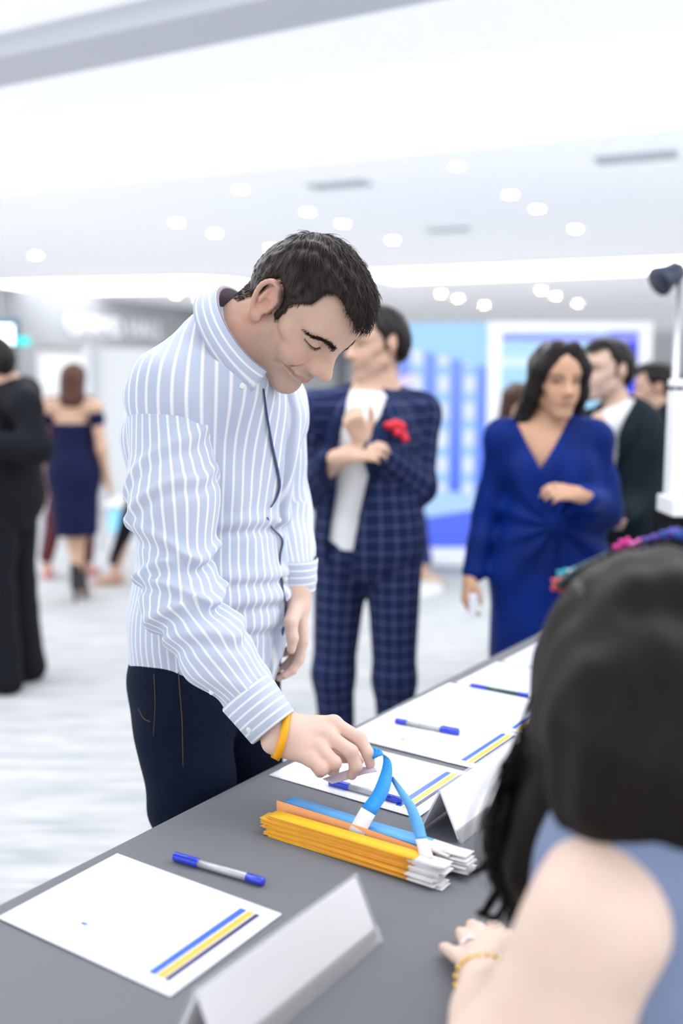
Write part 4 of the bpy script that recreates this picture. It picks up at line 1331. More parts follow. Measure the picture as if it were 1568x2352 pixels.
# eyebrows and lashes
def surf_y(x, z):
    """front surface of the head field in local coordinates"""
    y = np.linspace(.13, .04, 181); pw = hed + (np.stack([np.full(181, x), y, np.full(181, z)], 1) @ HR)
    d = hf.ev(pw); i = np.argmax(d < 0); return y[i]
for sx in (-1, 1):
    rt, dr = [], []
    for q in range(620):
        t_ = rng.uniform(0, 1); x = .011 + .049 * t_; zc = np.interp(t_, [0, .25, .5, .75, 1], [.0240, .0285, .0318, .0312, .0235]); z = zc + rng.normal(0, .0034 * (1 - .6 * t_))
        rt.append((sx * x, surf_y(sx * x, z) - .0005, z)); dr.append((sx * .9, .02, .45 - .75 * t_))
    V_, F_ = strands(A(rt), A(dr), None, rng.uniform(.005, .009, 620), .00044, 3, None, .1)
    b_ = link('eyebrow', np_mesh('eyebrow', hed + V_ @ HR, F_), M_hair, man)
    rt, dr = [], []
    for q in range(46):
        t_ = q / 45; x = .021 + .030 * t_; z = .0088 + .0030 * (2 * t_ - 1) ** 2 - .0005
        rt.append((sx * x, surf_y(sx * x, z), z)); dr.append((sx * (t_ - .4) * .6, .8, -.9))
    V_, F_ = strands(A(rt), A(dr), None, .0055, .00032, 3, None, .06)
    link('eyelashes', np_mesh('eyelashes', hed + V_ @ HR, F_), M_hair, man)

# shirt
M_shirt = stripe_mat('striped_poplin', (.53, .58, .71), (.88, .89, .92), .0165, .0038)
M_cuff = stripe_mat('striped_poplin_cuff', (.53, .58, .71), (.88, .89, .92), .0135, .0034, axis=1)
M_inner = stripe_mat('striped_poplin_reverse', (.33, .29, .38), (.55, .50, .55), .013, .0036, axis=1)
M_btn = new_mat('shirt_button', (.85, .86, .80), .3)
shirt = S()
shirt.ell(mb(0, .005, .98), (.178, .132, .20), BR, k=.06)
shirt.ell(mb(0, .015, 1.13), (.165, .128, .18), BR, k=.06)
shirt.ell(mb(0, .030, 1.30), (.180, .132, .16), BR, k=.06)
shirt.ell(mb(.02, -.015, 1.36), (.150, .100, .12), BR, k=.06)
shirt.cap(shR + MF * .005 - MR * .03, shL, .066, .066, k=.07)
shirt.cap(neck - UP * .01, P(398, 895, 1.645), .058, .072, k=.06); shirt.cap(neck - UP * .035, shL, .062, .064, k=.06)
shirt.cap(neck - UP * .04 + MF * .01, mb(0, .05, 1.38), .066, .11, k=.05)
shirt.cap(neck, cN - cax * .056, .056, .056, k=.04); shirt.cap(cN - cax * .055 - UP * .03, mb(0, .07, 1.36), .064, .09, k=.05)
hemz = .872
def hem(p):
    x = (p - pel) @ MR; y = (p - pel) @ MF
    side = np.exp(-((y + .015) / .055) ** 2)
    return (hemz - .035 + .055 * side - .02 * smoothstep(.02, .12, y) + .008 * np.sin(y * 40)) - p[:, 2]
shirt.cut(hem)
wk = wrinkle(.0045, 22, 21, (.6, .6, 1.5)); wk2 = wrinkle(.0022, 55, 8, (.7, .7, 1.3))
def shirt_fold(p):
    z = p[:, 2]; x = (p - pel) @ MR; y = (p - pel) @ MF
    o = wk(p) * (.5 + smoothstep(1.3, 1.05, z)) + wk2(p) * .8
    for z0, sl, a_ in ((1.165, .25, .007), (1.095, -.25, .006), (1.03, .12, .006), (.99, -.05, .005)):          # horizontal creases at the waist
        o -= a_ * np.exp(-((z - z0 - sl * y * .4 - .012 * np.sin(9 * x)) / .008) ** 2) * smoothstep(-.02, .08, y)
        o += a_ * .7 * np.exp(-((z - z0 - .018 - sl * y * .4 - .012 * np.sin(9 * x)) / .012) ** 2) * smoothstep(-.02, .08, y)
    pl = x + .018 + .018 * np.sin((z - .95) * 11)                               # the buttoned front edge, rippling
    o -= .012 * np.exp(-(pl / .006) ** 2) * (y > .03)
    o += .007 * smoothstep(.004, -.006, pl) * smoothstep(-.05, -.03, pl) * (y > .03)
    o += .010 * smoothstep(.96, .87, z) * smoothstep(0, -.1, y)
    return o
shirt.dispf = shirt_fold
tb_ = [([mb(0, -.005, .7), mb(0, .03, 1.6)], -MF, .13, .18, .155)]
sh_o = garment(man, 'shirt', shirt, M_shirt, .0042, tb_)
# navy facing along the buttoned front edge
M_face = noise_var(new_mat('navy_facing', (.045, .075, .17), .85), 40, .2)
for pth in ([(603, 893), (610, 950), (622, 1020), (636, 1085), (640, 1118), (632, 1145), (620, 1165)], [(612, 1188), (622, 1212), (646, 1240), (641, 1280), (644, 1330), (654, 1385), (648, 1450), (640, 1530)]):
    pp = A([on_surf(shirt, x_, y_, 1.4, 2.1) for x_, y_ in pth]); pp = cr(pp, 36); wd = .0030 * np.sin(np.linspace(.25, 2.9, 36)) + .0006
    MB().sheet(pp - MR * wd[:, None] - UP * 0 + MF * .002, pp + MR * wd[:, None] + MF * .002, .0016).build('front_facing', M_face, sh_o, True)
# right sleeve
sl = S()
w1 = wrR + (elR - wrR) * .30
sl.chain([shR - MR * .016, shR + (elR - shR) * .45 - MR * .004, elR + UP * .01, elR + (w1 - elR) * .5, w1 + (elR - w1) * .02], [.067, .069, .058, .054, .045], k=.035)
ws = wrinkle(.0016, 36, 5); ax_u = nrm(elR - shR); ax_f = nrm(w1 - elR)
def sl_fold(p):
    tu = (p - shR) @ ax_u; tf = (p - elR) @ ax_f; lat = (p - elR) @ nrm(np.cross(ax_u, ax_f)); fr = (p - elR) @ MF
    o = ws(p)
    for c_, sl_, a_, w_ in ((.215, .5, .006, .010), (.255, -.3, .007, .009), (.285, .3, .007, .008), (.14, -.55, .005, .010), (.07, -.7, .004, .012)):
        g = (tu - c_ - sl_ * fr * 1.0 - .01 * np.sin(lat * 60)) / w_; o += a_ * (np.exp(-g * g) - .8 * np.exp(-(g - 1.8) ** 2))
    for c_, sl_, a_, w_ in ((.02, .3, .008, .009), (.055, .5, .006, .009), (.10, .7, .004, .010), (.15, .6, .003, .010)):
        g = (tf - c_ - sl_ * (fr - .03) - .008 * np.sin(lat * 70)) / w_; o += a_ * (np.exp(-g * g) - .8 * np.exp(-(g - 1.8) ** 2)) * (tf > -.03)
    return o
sl.dispf = sl_fold
sl_b = [([shR - ax_u * .1, elR, w1], MF, 1, 1, .062)]
sv = garment(sh_o, 'sleeve', sl, M_shirt, .0036, sl_b)
# cuff: tube with thickness
def cuff(c0, c1, r0, r1, ref, parent, flat=1.0):
    t = nrm(c1 - c0); x = nrm(ref - (ref @ t) * t); y = np.cross(t, x); n = 40; prof_ = [(0, r0, 0), (.04, r0 + .0018, 0), (.5, (r0 + r1) / 2 + .0015, 0), (.96, r1 + .0018, 0), (1, r1, 0), (.97, r1 - .004, 0), (.5, (r0 + r1) / 2 - .006, 0)]
    V = []; fb = []
    L = np.linalg.norm(c1 - c0)
    for s_, r_, _ in prof_:
        for k in range(n):
            an = 2 * math.pi * k / n; rr = r_ * (1 + .03 * math.sin(3 * an))
            V.append(c0 + (c1 - c0) * s_ + x * rr * math.cos(an) + y * rr * flat * math.sin(an)); fb.append((an * r0, s_ * L + .003, 0))
    F = [(i * n + k, i * n + (k + 1) % n, (i + 1) * n + (k + 1) % n, (i + 1) * n + k) for i in range(len(prof_) - 1) for k in range(n)]
    me = np_mesh('cuff', A(V), A(F)); set_attr(me, 'fab', A(fb))
    return link('cuff', me, M_cuff, parent)
cf = cuff(w1 - ax_f * .006, w1 + ax_f * .068, .046, .041, MF, sh_o)
def button(c, n, parent, r=.0052):
    n = nrm(n); MB().tube([c, c + n * .0012, c + n * .002], [r, r, r * .8], 14).build('button', M_btn, parent, True)
bp_ = on_surf(sl, 486, 1590, 1.3, 1.9); button(bp_, -ray(486, 1590), sh_o, .0045)
bq_ = w1 + ax_f * .045; bq_ = bq_ + nrm(P(566, 1682, 1.5) - bq_) * .0425; button(bq_, P(566, 1682, 1.5) - w1 - ax_f * .045, sh_o)
# left sleeve and cuff
sL = S(); wl1 = wrL + (elL - wrL) * .12
sL.chain([shL, elL, wl1], [.068, .060, .046], k=.035); sL.dispf = wrinkle(.004, 40, 15)
garment(sh_o, 'sleeve', sL, M_shirt, .0055, [([shL + UP * .1, elL, wl1], -MF, 1, 1, .062)])
cuff(wl1 + UP * .035, wl1 - UP * .03, .046, .041, MF, sh_o)
# collar: stand and fall, swept round the neck (angle 0 = nape, +-pi = front)
cxx = MR; cyy = np.cross(cxx, cax)
cyy = cyy if cyy @ MF > 0 else -cyy
def cpt(an, r, hgt, drop=0): # an from nape going to his right
    bk = ((1 + math.cos(an)) / 2) ** 2; r = r + .020 * bk; hgt = hgt + .010 * bk
    return cN + cxx * math.sin(an) * r * 1.0 - cyy * math.cos(an) * r * 1.05 + cax * hgt
angs = np.linspace(-2.75, 2.75, 49)
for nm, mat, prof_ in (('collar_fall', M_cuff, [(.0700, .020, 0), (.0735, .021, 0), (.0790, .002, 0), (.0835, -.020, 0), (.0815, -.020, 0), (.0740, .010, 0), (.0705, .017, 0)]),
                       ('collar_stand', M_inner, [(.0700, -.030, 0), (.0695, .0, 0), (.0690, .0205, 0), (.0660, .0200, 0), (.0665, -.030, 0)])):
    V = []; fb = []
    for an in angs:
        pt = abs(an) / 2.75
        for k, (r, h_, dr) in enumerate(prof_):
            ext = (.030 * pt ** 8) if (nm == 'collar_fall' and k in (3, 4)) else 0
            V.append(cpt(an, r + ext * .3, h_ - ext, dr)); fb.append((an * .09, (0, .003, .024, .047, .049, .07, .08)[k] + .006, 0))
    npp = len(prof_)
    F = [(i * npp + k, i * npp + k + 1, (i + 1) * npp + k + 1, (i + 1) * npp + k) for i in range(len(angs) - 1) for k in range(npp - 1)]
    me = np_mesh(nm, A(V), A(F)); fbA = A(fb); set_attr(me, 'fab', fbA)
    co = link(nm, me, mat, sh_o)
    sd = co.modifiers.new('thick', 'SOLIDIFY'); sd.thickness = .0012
for bx_, by_ in ((556, 886), (640, 1195), (655, 1330)):
    bp_ = on_surf(shirt, bx_, by_, 1.4, 2.0); button(bp_, -ray(bx_, by_), sh_o)
# jeans
M_den = noise_var(new_mat('dark_denim', (.005, .009, .026), .9, spec=.15), 90, .4, bump=.2, bscale=700)
je = S()
je.ell(mb(0, .0, .91), (.158, .112, .13), BR, k=.05); je.ell(mb(.06, -.03, .85), (.085, .080, .09), BR, k=.05)
for h_, k_, a_ in ((hipR, knR, anR), (hipL, knL, anL)):
    je.chain([h_ - UP * .02, k_, a_ - UP * .01], [.092, .072, .060], k=.035)
je.dispf = wrinkle(.005, 30, 31, (.6, .6, 1.5))
jo = garment(man, 'jeans', je, M_den, .0065)
M_stitch = new_mat('denim_stitch', (.10, .06, .03), .7)
for st_ in ([(352, 1500), (354, 1560), (356, 1620), (352, 1690)], [(408, 1520), (412, 1580), (418, 1660), (420, 1760)], [(318, 1628), (330, 1650), (345, 1658)]):
    pt_ = [on_surf(je, x_, y_, 1.4, 2.1) for x_, y_ in st_]; pt_ = [q for q in cr(pt_, 16)]
    MB().tube(pt_, .0008, 5).build('seam_stitching', M_stitch, jo, True)
shoes_J = dict(s=1.06, anR=anR, anL=anL, toR=anR + MF * .16, toL=anL + MF * .16)
shoes(man, shoes_J, noise_var(new_mat('brown_leather', (.05, .03, .02), .4), 20, .2))
# yellow rubber wristband on his right wrist
M_ywb = new_mat('yellow_silicone', (.95, .42, .0), .4)
wc = wrR + nrm(mcp[1] - wrR) * .004; tdir = nrm(mcp[1] - w1); xx = nrm(mcp[0] - mcp[3]); xx = nrm(xx - (xx @ tdir) * tdir); yy = np.cross(tdir, xx)
n = 48; V = []
for k in range(n):
    an = 2 * math.pi * k / n; c_ = wc + xx * .0385 * math.cos(an) + yy * .0335 * math.sin(an) - tdir * .010 * math.cos(an)
    o_ = nrm(xx * math.cos(an) + yy * math.sin(an))
    for a_, b_ in ((-.0065, 0), (-.0065, .0022), (.0065, .0022), (.0065, 0)): V.append(c_ + tdir * a_ + o_ * b_)
F = [(k * 4 + j, k * 4 + (j + 1) % 4, ((k + 1) % n) * 4 + (j + 1) % 4, ((k + 1) % n) * 4 + j) for k in range(n) for j in range(4)]
yb = link('rubber_wristband', np_mesh('rubber_wristband', A(V), A(F)), M_ywb, man); tag(yb, 'yellow rubber wristband')
# ------------------------------------------------------------------ the seated attendant, back to the camera
WF = -V3; WR = np.cross(WF, UP)         # faces the guests; her right is away from the camera
WB = A([WR, WF, UP])
shl = P(1372, 2105, .80); ell_ = P(1180, 2470, .82); wrl = P(1105, 2238, 1.055)
cen = shl + WR * .165
neckw = A([cen[0], cen[1], 1.105]) + WF * .03
wh = axes(math.atan2(WF[1], WF[0]) + .25, math.radians(28))
hedw = P(1530, 1570, 1.0)
wom = empty('person', (cen[0] + .02, cen[1] - .03, 0), 'seated woman with long dark hair and a sleeveless blue top, back to the camera', 'person')
f = S()
f.add(head_field('f', 0, False).xf(wh, hedw, .95))
f.cap(hedw - UP * .03 - WF * .01, neckw, .048, .052, k=.03)
shr = shl + WR * .33
f.cap(shl, shr, .042, k=.05); f.cap(neckw, shl, .040, .040, k=.05); f.cap(neckw, shr, .045, .045, k=.05)
base = A([cen[0], cen[1], 0]) - WF * .06
f.ell(base + UP * .93 + WF * .05, (.145, .10, .17), WB, k=.05); f.ell(base + UP * .72 + WF * .02, (.13, .10, .17), WB, k=.05); f.ell(base + UP * .55, (.17, .14, .12), WB, k=.05)
f.chain([shl, ell_, wrl], [.049, .058, .0265], k=.035); f.cap(shl + (ell_ - shl) * .25, P(1285, 2430, .80), .046, .060, k=.03)
f.cap(ell_ + (wrl - ell_) * .12, ell_ + (wrl - ell_) * .5, .047, .039, k=.03)
hw = PZ(1212, 1895, .785); elr = shr + WF * .10 - UP * .25 + WR * .05
wrr = hw - nrm(hw - elr) * .09 + UP * .01
f.chain([shr, elr, wrr], [.048, .040, .027], k=.03)
f.add(hand_field(wrr, nrm(hw - wrr), UP, 1, (.5, .6, .5), .9))
# left hand on the cloth, fingers spread
fdir = nrm(PZ(1060, 2165, TZ) - wrl * A([1, 1, 0]) - UP * TZ); up_l = UP
hand = S()
kn = [PZ(1150, 2160, .782), PZ(1118, 2172, .784), PZ(1092, 2196, .782), PZ(1078, 2222, .778)]
p2 = [PZ(1140, 2135, .778), PZ(1100, 2138, .780), PZ(1070, 2158, .778), PZ(1045, 2192, .772)]
tp = [PZ(1128, 2128, .764), PZ(1082, 2126, .766), PZ(1057, 2143, .764), PZ(1020, 2176, .762)]
for a_, b_, c_, r in zip(kn, p2, tp, (.0098, .0100, .0095, .0088)):
    hand.cap(wrl + (a_ - wrl) * .15, a_, .0155, .0115, k=.013); hand.cap(a_, b_, r * 1.08, r, k=.005); hand.cap(b_, c_, r, r * .86, k=.004)
hand.cap(wrl + WR * .012, PZ(1165, 2185, .775), .015, .012, k=.014); hand.cap(PZ(1165, 2185, .775), PZ(1175, 2150, .768), .0115, .009, k=.005)
f.add(hand)
# lap and legs under the table
for sx in (-1, 1):
    hp_ = base + UP * .52 + WR * .09 * sx; kk = hp_ + WF * .40 + UP * .0; aa = kk - UP * .42 + WF * .02
    f.chain([hp_, kk, aa], [.08, .056, .038], k=.04); f.cap(aa - UP * .03, aa + WF * .13 - UP * .06, .033, .024, k=.03)
skw = A((.87, .65, .54))
def wcol(V):
    c = np.tile(skw, (len(V), 1))
    for p_ in tp + kn + [ell_]:
        k_ = np.exp(-(np.linalg.norm(V - p_, axis=1) / .016) ** 2) * .2; c = c * (1 - k_[:, None] * A([0, .3, .3]))
    return c
me, V, Q = field_mesh('body', [(f, .0050)], wcol); link('body', me, M_skin, wom)
# top
M_peri = noise_var(new_mat('periwinkle_top', (.20, .25, .39), .85), 8, .12, bump=.25, bscale=250)
g = S()
g.ell(base + UP * .93 + WF * .05, (.170, .125, .19), WB, k=.05); g.ell(base + UP * .70 + WF * .02, (.155, .12, .19), WB, k=.05); g.ell(base + UP * .55, (.19, .15, .12), WB, k=.05)
g.cap(shl + WR * .060 + UP * .018, shr - WR * .04 + UP * .012, .056, k=.05); g.cap(neckw - UP * .03, shl + WR * .060 + UP * .030, .055, .046, k=.05); g.cap(neckw - UP * .03, shr - WR * .05, .055, .052, k=.05)
g.cap(shl - WR * .03 - UP * .008, shl + (ell_ - shl) * .9 - WR * .02, .047, .056, k=.010, sub=True)
g.dispf = wrinkle(.004, 34, 3)
garment(wom, 'sleeveless_top', g, M_peri, .005)
sk = S(); sk.ell(base + UP * .54 + WF * .03, (.19, .17, .13), WB, k=.05)
for sx in (-1, 1): sk.cap(base + UP * .52 + WR * .09 * sx, base + UP * .51 + WR * .09 * sx + WF * .42, .098, .075, k=.05)
garment(wom, 'dark_skirt', sk, noise_var(new_mat('dark_skirt_cloth', (.02, .022, .04), .8), 10, .2), .009)
# hair: skull mass, long lock over her left shoulder, mass down the back
M_lh = hair_mat('black_brown_hair', (.010, .007, .006), .5)
M_lh.node_tree.nodes['Principled BSDF'].inputs['Specular IOR Level'].default_value = .13
h = S()
h.ell(A((0, -.012, .045)), (.088, .108, .090), k=.02); h.xf(wh, hedw, 1.0)
def pw(x, y, Y): return P(x, y, Y)
h.chain([pw(1430, 1430, .985), pw(1375, 1560, .985), pw(1345, 1720, .965), pw(1325, 1850, .95), pw(1285, 1960, .955)], [.045, .050, .046, .036, .022], k=.05)
h.chain([pw(1330, 1780, .95), pw(1285, 1900, .94), pw(1235, 1985, .945), pw(1195, 2060, .955)], [.040, .036, .026, .012], k=.04)
h.chain([pw(1480, 1480, .93), pw(1450, 1650, .885), pw(1440, 1780, .85), pw(1400, 1850, .84)], [.075, .075, .060, .030], k=.05)
h.chain([pw(1580, 1480, .93), pw(1600, 1700, .87), pw(1590, 1800, .84)], [.07, .08, .05], k=.05)
h.dispf = wrinkle(.0035, 70, 12, (1, 1, .2))
V, Q = h.net(.005); V = relax(V, Q, 1, .4)
ho = link('hair', np_mesh('hair', V, Q), M_lh, wom)
# locks of strands
paths = [
    [(1370, 1420, 1.0), (1310, 1540, 1.0), (1285, 1660, .985), (1215, 1780, .97), (1168, 1890, .965), (1162, 2000, .97), (1185, 2075, .97)],
    [(1400, 1420, .985), (1340, 1540, .985), (1300, 1680, .97), (1225, 1790, .955), (1182, 1900, .95), (1180, 2010, .95), (1215, 2105, .955)],
    [(1390, 1400, .965), (1345, 1560, .96), (1330, 1720, .945), (1300, 1850, .93), (1262, 1950, .93), (1232, 2020, .935), (1240, 2075, .94)],
    [(1430, 1420, .945), (1395, 1580, .93), (1390, 1740, .905), (1365, 1850, .89), (1320, 1925, .885), (1285, 1965, .89), (1255, 1990, .90)],
    [(1500, 1450, .915), (1480, 1600, .885), (1470, 1740, .86), (1450, 1820, .845), (1420, 1870, .84), (1390, 1890, .845), (1365, 1900, .85)],
    [(1580, 1460, .90), (1580, 1600, .865), (1575, 1740, .84), (1560, 1810, .825), (1540, 1850, .82), (1520, 1865, .825), (1500, 1870, .83)],
    [(1350, 1450, 1.01), (1300, 1580, 1.01), (1265, 1700, .995), (1205, 1830, .98), (1160, 1950, .985), (1200, 2040, .985), (1180, 2120, .985)]]
allp = []
for ip, pa in enumerate(paths):
    ctr = cr([P(*q) for q in pa], 15); ns = 210
    off = rng.normal(0, 1, (ns, 3)); spread = np.interp(np.linspace(0, 1, 15), [0, .3, .7, 1], [.014, .015, .013, .007])
    ph = rng.uniform(0, 6.28, ns)
    allp.append([ctr[k] + off * spread[k] * A([1, .6, .5]) + .004 * np.stack([np.sin(ph + k * .5), np.cos(ph + k * .4), 0 * ph], 1) for k in range(15)])
pts = [np.vstack([a[k] for a in allp]) for k in range(15)]
# a few flyaway wisps over the table
wis = [[(1165, 1900, .97), (1140, 1960, .98), (1100, 2000, .98), (1075, 2005, .985)], [(1170, 2010, .97), (1135, 2060, .975), (1110, 2100, .98), (1098, 2095, .98)], [(1175, 2060, .97), (1150, 2100, .97), (1130, 2110, .975), (1105, 2090, .98)]]
for w_ in wis:
    c_ = cr([P(*q) for q in w_], 15); o_ = rng.normal(0, .002, (26, 3))
    pts = [np.vstack([pts[k], c_[k] + o_]) for k in range(15)]
SV, SF = tubes_from(pts, .0011, 3)
so = link('hair_locks', np_mesh('hair_locks', SV, SF), M_lh, ho); tag(so, kind='stuff')
# crown strands lying over the skull
u1 = rng.uniform(0, 2 * math.pi, 1500); zc = rng.uniform(-.35, 1, 1500)
rx = np.sqrt(1 - zc * zc); loc = np.stack([rx * np.cos(u1) * .094, rx * np.sin(u1) * .114 - .012, zc * .098 + .050], 1)
loc = loc[~((loc[:, 1] > .06) & (loc[:, 2] < .07))]
nl = loc - A([0, -.012, .05]); nl /= np.linalg.norm(nl, axis=1)[:, None]; dl = A([[0, -.25, -1.0]]) + .55 * np.sign(loc[:, :1]) * A([[1, 0, 0]]); dl = dl - (dl * nl).sum(1)[:, None] * nl
V_, F_ = strands(loc, dl, nl, .09, .0011, 6, lambda p, d, k: d - .28 * (p - A([0, -.012, .05])) / (np.linalg.norm(p - A([0, -.012, .05]), axis=1)[:, None]), .05)
so = link('hair_strands', np_mesh('hair_strands', hedw + V_ @ wh, F_), M_lh, ho); tag(so, kind='stuff')
# dark hair band and flower crown round the far side of the head
hb_p = [hedw + (A((.097 * math.cos(a), -.012 + .050 * math.sin(a) * -1.0 + .03, .052 + .097 * math.sin(a))) @ wh) for a in np.linspace(-.2, math.pi + .2, 26)]
MB().tube([P(*q) for q in [(1318, 1345, .955), (1370, 1395, .925), (1440, 1460, .898), (1510, 1525, .885), (1580, 1580, .885)]], .0075, 10).build('hair_band', noise_var(new_mat('hair_band_black', (.008, .008, .009), .5), 40, .2), wom, True)
fcr = MB().tube([P(*q) for q in [(1283, 1345, 1.035), (1330, 1305, 1.055), (1400, 1272, 1.075), (1470, 1255, 1.085), (1540, 1250, 1.085), (1600, 1258, 1.08)]], .004, 8).build('flower_crown', new_mat('crown_wire', (.02, .04, .05), .6), wom, True)
cols = {'red': (.65, .10, .10), 'white': (.85, .85, .88), 'teal': (.02, .45, .55), 'pink': (.85, .03, .35), 'rose': (.95, .18, .60), 'violet': (.12, .06, .42), 'blue': (.02, .08, .42)}
fm = {k: noise_var(new_mat('petal_' + k, v, .6), 60, .15) for k, v in cols.items()}
fl_ = [('red', 1284, 1336, .013), ('white', 1296, 1328, .012), ('teal', 1293, 1316, .011), ('white', 1316, 1312, .010), ('teal', 1325, 1305, .009), ('white', 1336, 1302, .008), ('teal', 1350, 1294, .009), ('white', 1362, 1290, .007),
       ('teal', 1378, 1284, .008), ('pink', 1408, 1272, .011), ('pink', 1424, 1258, .013), ('pink', 1436, 1246, .012), ('rose', 1460, 1252, .014), ('violet', 1492, 1242, .014), ('violet', 1514, 1236, .014), ('pink', 1512, 1234, .008), ('blue', 1535, 1230, .016),
       ('violet', 1548, 1226, .014), ('white', 1538, 1252, .008), ('blue', 1566, 1232, .016)]
for nm, x, y, r in fl_:
    c_ = P(x, y + 6, 1.05 + .03 * math.sin((x - 1280) / 90)); m_ = MB(); r *= .8
    for k in range(5):
        a_ = 6.2832 * k / 5; m_.tube([c_, c_ + A([math.cos(a_), -.3, math.sin(a_)]) * r * .55, c_ + A([math.cos(a_), -.15, math.sin(a_)]) * r], [r * .25, r * .42, r * .12], 7)
    m_.tube([c_ + A([0, -r * .5, 0]), c_], [r * .15, r * .35], 7)
    m_.build('flower', fm[nm], fcr, True)
# gold bracelet and a silver ring
bc = wrl + (ell_ - wrl) * .10; td = nrm(wrl - ell_); bx = nrm(np.cross(td, UP)); by = np.cross(bx, td)
V = []; n = 22
gm = new_mat('gold', (.95, .62, .12), .2, metal=1)
m_ = MB()
for k in range(n):
    a0, a1 = 6.2832 * k / n, 6.2832 * (k + .72) / n
    q = lambda a: bc + bx * .0315 * math.cos(a) + by * .0305 * math.sin(a) + td * .004 * math.sin(3 * a)
    m_.tube([q(a0), q((a0 + a1) / 2), q(a1)], [.0022, .0034, .0022], 6)
bo = m_.build('bracelet', gm, wom, True); tag(bo, 'gold chain bracelet')
rc = p2[2] * .55 + kn[2] * .45; rd = nrm(p2[2] - kn[2]); rx_ = nrm(np.cross(rd, UP)); ry = np.cross(rx_, rd)
ro = MB().tube([rc + (rx_ * math.cos(a) + ry * math.sin(a)) * .0112 for a in np.linspace(0, 6.2832, 25)], .0016, 8).build('ring', new_mat('silver', (.9, .9, .92), .12, metal=1), wom, True); tag(ro, 'silver finger ring')
# her chair
ch = empty('chair', (base[0], base[1], 0), 'dark padded chair under the seated woman', 'chair')
MB().box(base + UP * .40 + WF * .06, (.22, .22, .03), WR, WF, UP).build('seat', M_black, ch, bevel=.012)
MB().box(base + UP * .62 - WF * .21, (.21, .018, .13), WR, WF, UP).build('backrest', M_black, ch, bevel=.012)
for sx in (-1, 1):
    for sy in (-1, 1): MB().tube([base + WR * .19 * sx + WF * (.06 + .18 * sy) + UP * .38, base + WR * .20 * sx + WF * (.06 + .2 * sy)], .012).build('leg', M_steel, ch, True)
    MB().tube([base + WR * .17 * sx - WF * .17 + UP * .38, base + WR * .17 * sx - WF * .21 + UP * .55], .011).build('back_support', M_steel, ch, True)
# ------------------------------------------------------------------ guests in the hall behind
def suit_open(J, f, w0, w1, ztop, zbot):
    """opens a jacket front: wedge of width w0 at ztop to w1 at zbot"""
    R = J['R']
    def fn(p):
        x = np.abs((p - J['pel']) @ R[0] - np.interp(p[:, 2], [.8, 1.36], J.get('ox', (0, 0)))); y = (p - J['pel']) @ R[1]
        wd = np.interp(p[:, 2], [zbot, ztop], [w1, w0])
        return np.where(y > .02, np.minimum(wd - x, .05), -.05)
    f.cut(fn); return f


def lapels(root, J, mat, zt, zb, w0, w1, dep, f):
    R = J['R']; s = J['s']
    for sx in (-1, 1):
        a = J['pel'] * A([1, 1, 0]); L, Rr = [], []
        for t in np.linspace(0, 1, 8):
            z = zt + (zb - zt) * t; x = w0 + (w1 - w0) * t; wd = .05 * math.sin(math.pi * min(1, t * 1.25 + .12)) ** .7 * (1 if t < .85 else .4)
            def front(xx):
                ys = np.linspace(.30, -.05, 120); q = a + R[0] * xx + UP * z + ys[:, None] * R[1]; d = f.ev(q); return q[int(np.argmax(d < .002))]
            xo = float(np.interp(z, [.8, 1.36], J.get('ox', (0, 0)))); L.append(front(xo + sx * (x + .006)) + R[1] * .006); Rr.append(front(xo + sx * (x + .006 + wd)) + R[1] * .004)
        MB().sheet(L, Rr, .008).build('lapel', mat, root, True)


# --- man in the plaid suit
Yp = 3.2
M_plaid = plaid_mat('navy_plaid', (.005, .013, .055), (.09, .10, .22), .042, .006)
c = P(845, 1150, Yp)
J = skeleton(c[0], Yp, math.radians(-108), 1.70)
J['hed'] = P(872, 798, Yp + .03); J['nec'] = P(862, 895, Yp + .04)
J['shR'] = P(722, 948, Yp - .02); J['elR'] = P(700, 1120, Yp + .02); J['wrR'] = P(782, 1052, Yp - .20)
J['shL'] = P(962, 950, Yp + .08); J['elL'] = P(958, 1115, Yp - .0); J['wrL'] = P(838, 1020, Yp - .20)
J['knR'] = J['knR'] + J['R'][0] * .015
hd = dict(R=dict(d=nrm(P(868, 1036, Yp - .24) - J['wrR']), n=nrm(A([.1, -.8, .6])), curl=(.3, .5, .5)), L=dict(d=nrm(P(812, 955, Yp - .24) - J['wrL']), n=nrm(A([-.2, -1, .1])), curl=(1.0, 1.3, .9)))
p = person('man in a navy plaid suit, white tee and red pocket square, clasping his wrist', J, 'm', 'c', (math.radians(-155), .08, 0), hd, .0075, hair='short')
je = top_field(J, 'm', .016, .80, 1.0, .012); J['ox'] = (.075, -.012); suit_open(J, je, .058, .045, 1.36, .80); je.dispf = wrinkle(.004, 25, 2)
jk = garment(p, 'jacket', je, M_plaid, .0085, torso_bones(J))
lapels(p, J, M_plaid, 1.34, 1.02, .058, .051, None, je)
te = top_field(J, 'm', .004, .905, 0, 0); te.dispf = wrinkle(.002, 30, 4)
garment(p, 'tee_shirt', te, noise_var(new_mat('white_tee', (.78, .77, .78), .85), 10, .03), .0085)
garment(p, 'trousers', leg_field(J, .010), M_plaid, .009, leg_bones(J))
shoes(p, J, noise_var(new_mat('black_leather', (.012, .012, .014), .35), 20, .2))
M_red = noise_var(new_mat('red_silk', (.62, .005, .03), .45, sheen=.3), 30, .3)
ps = S(); q0 = P(908, 985, Yp - .155)
for dx, dz, r in ((-.022, .010, .016), (0, .015, .017), (.018, .008, .016), (.030, -.030, .014), (.004, -.012, .014), (.022, -.012, .014)): ps.ell(q0 + A([dx, -.006 * math.sin(dx * 200), dz]), (r, .012, r * .9), k=.006)
garment(p, 'pocket_square', ps, M_red, .004)
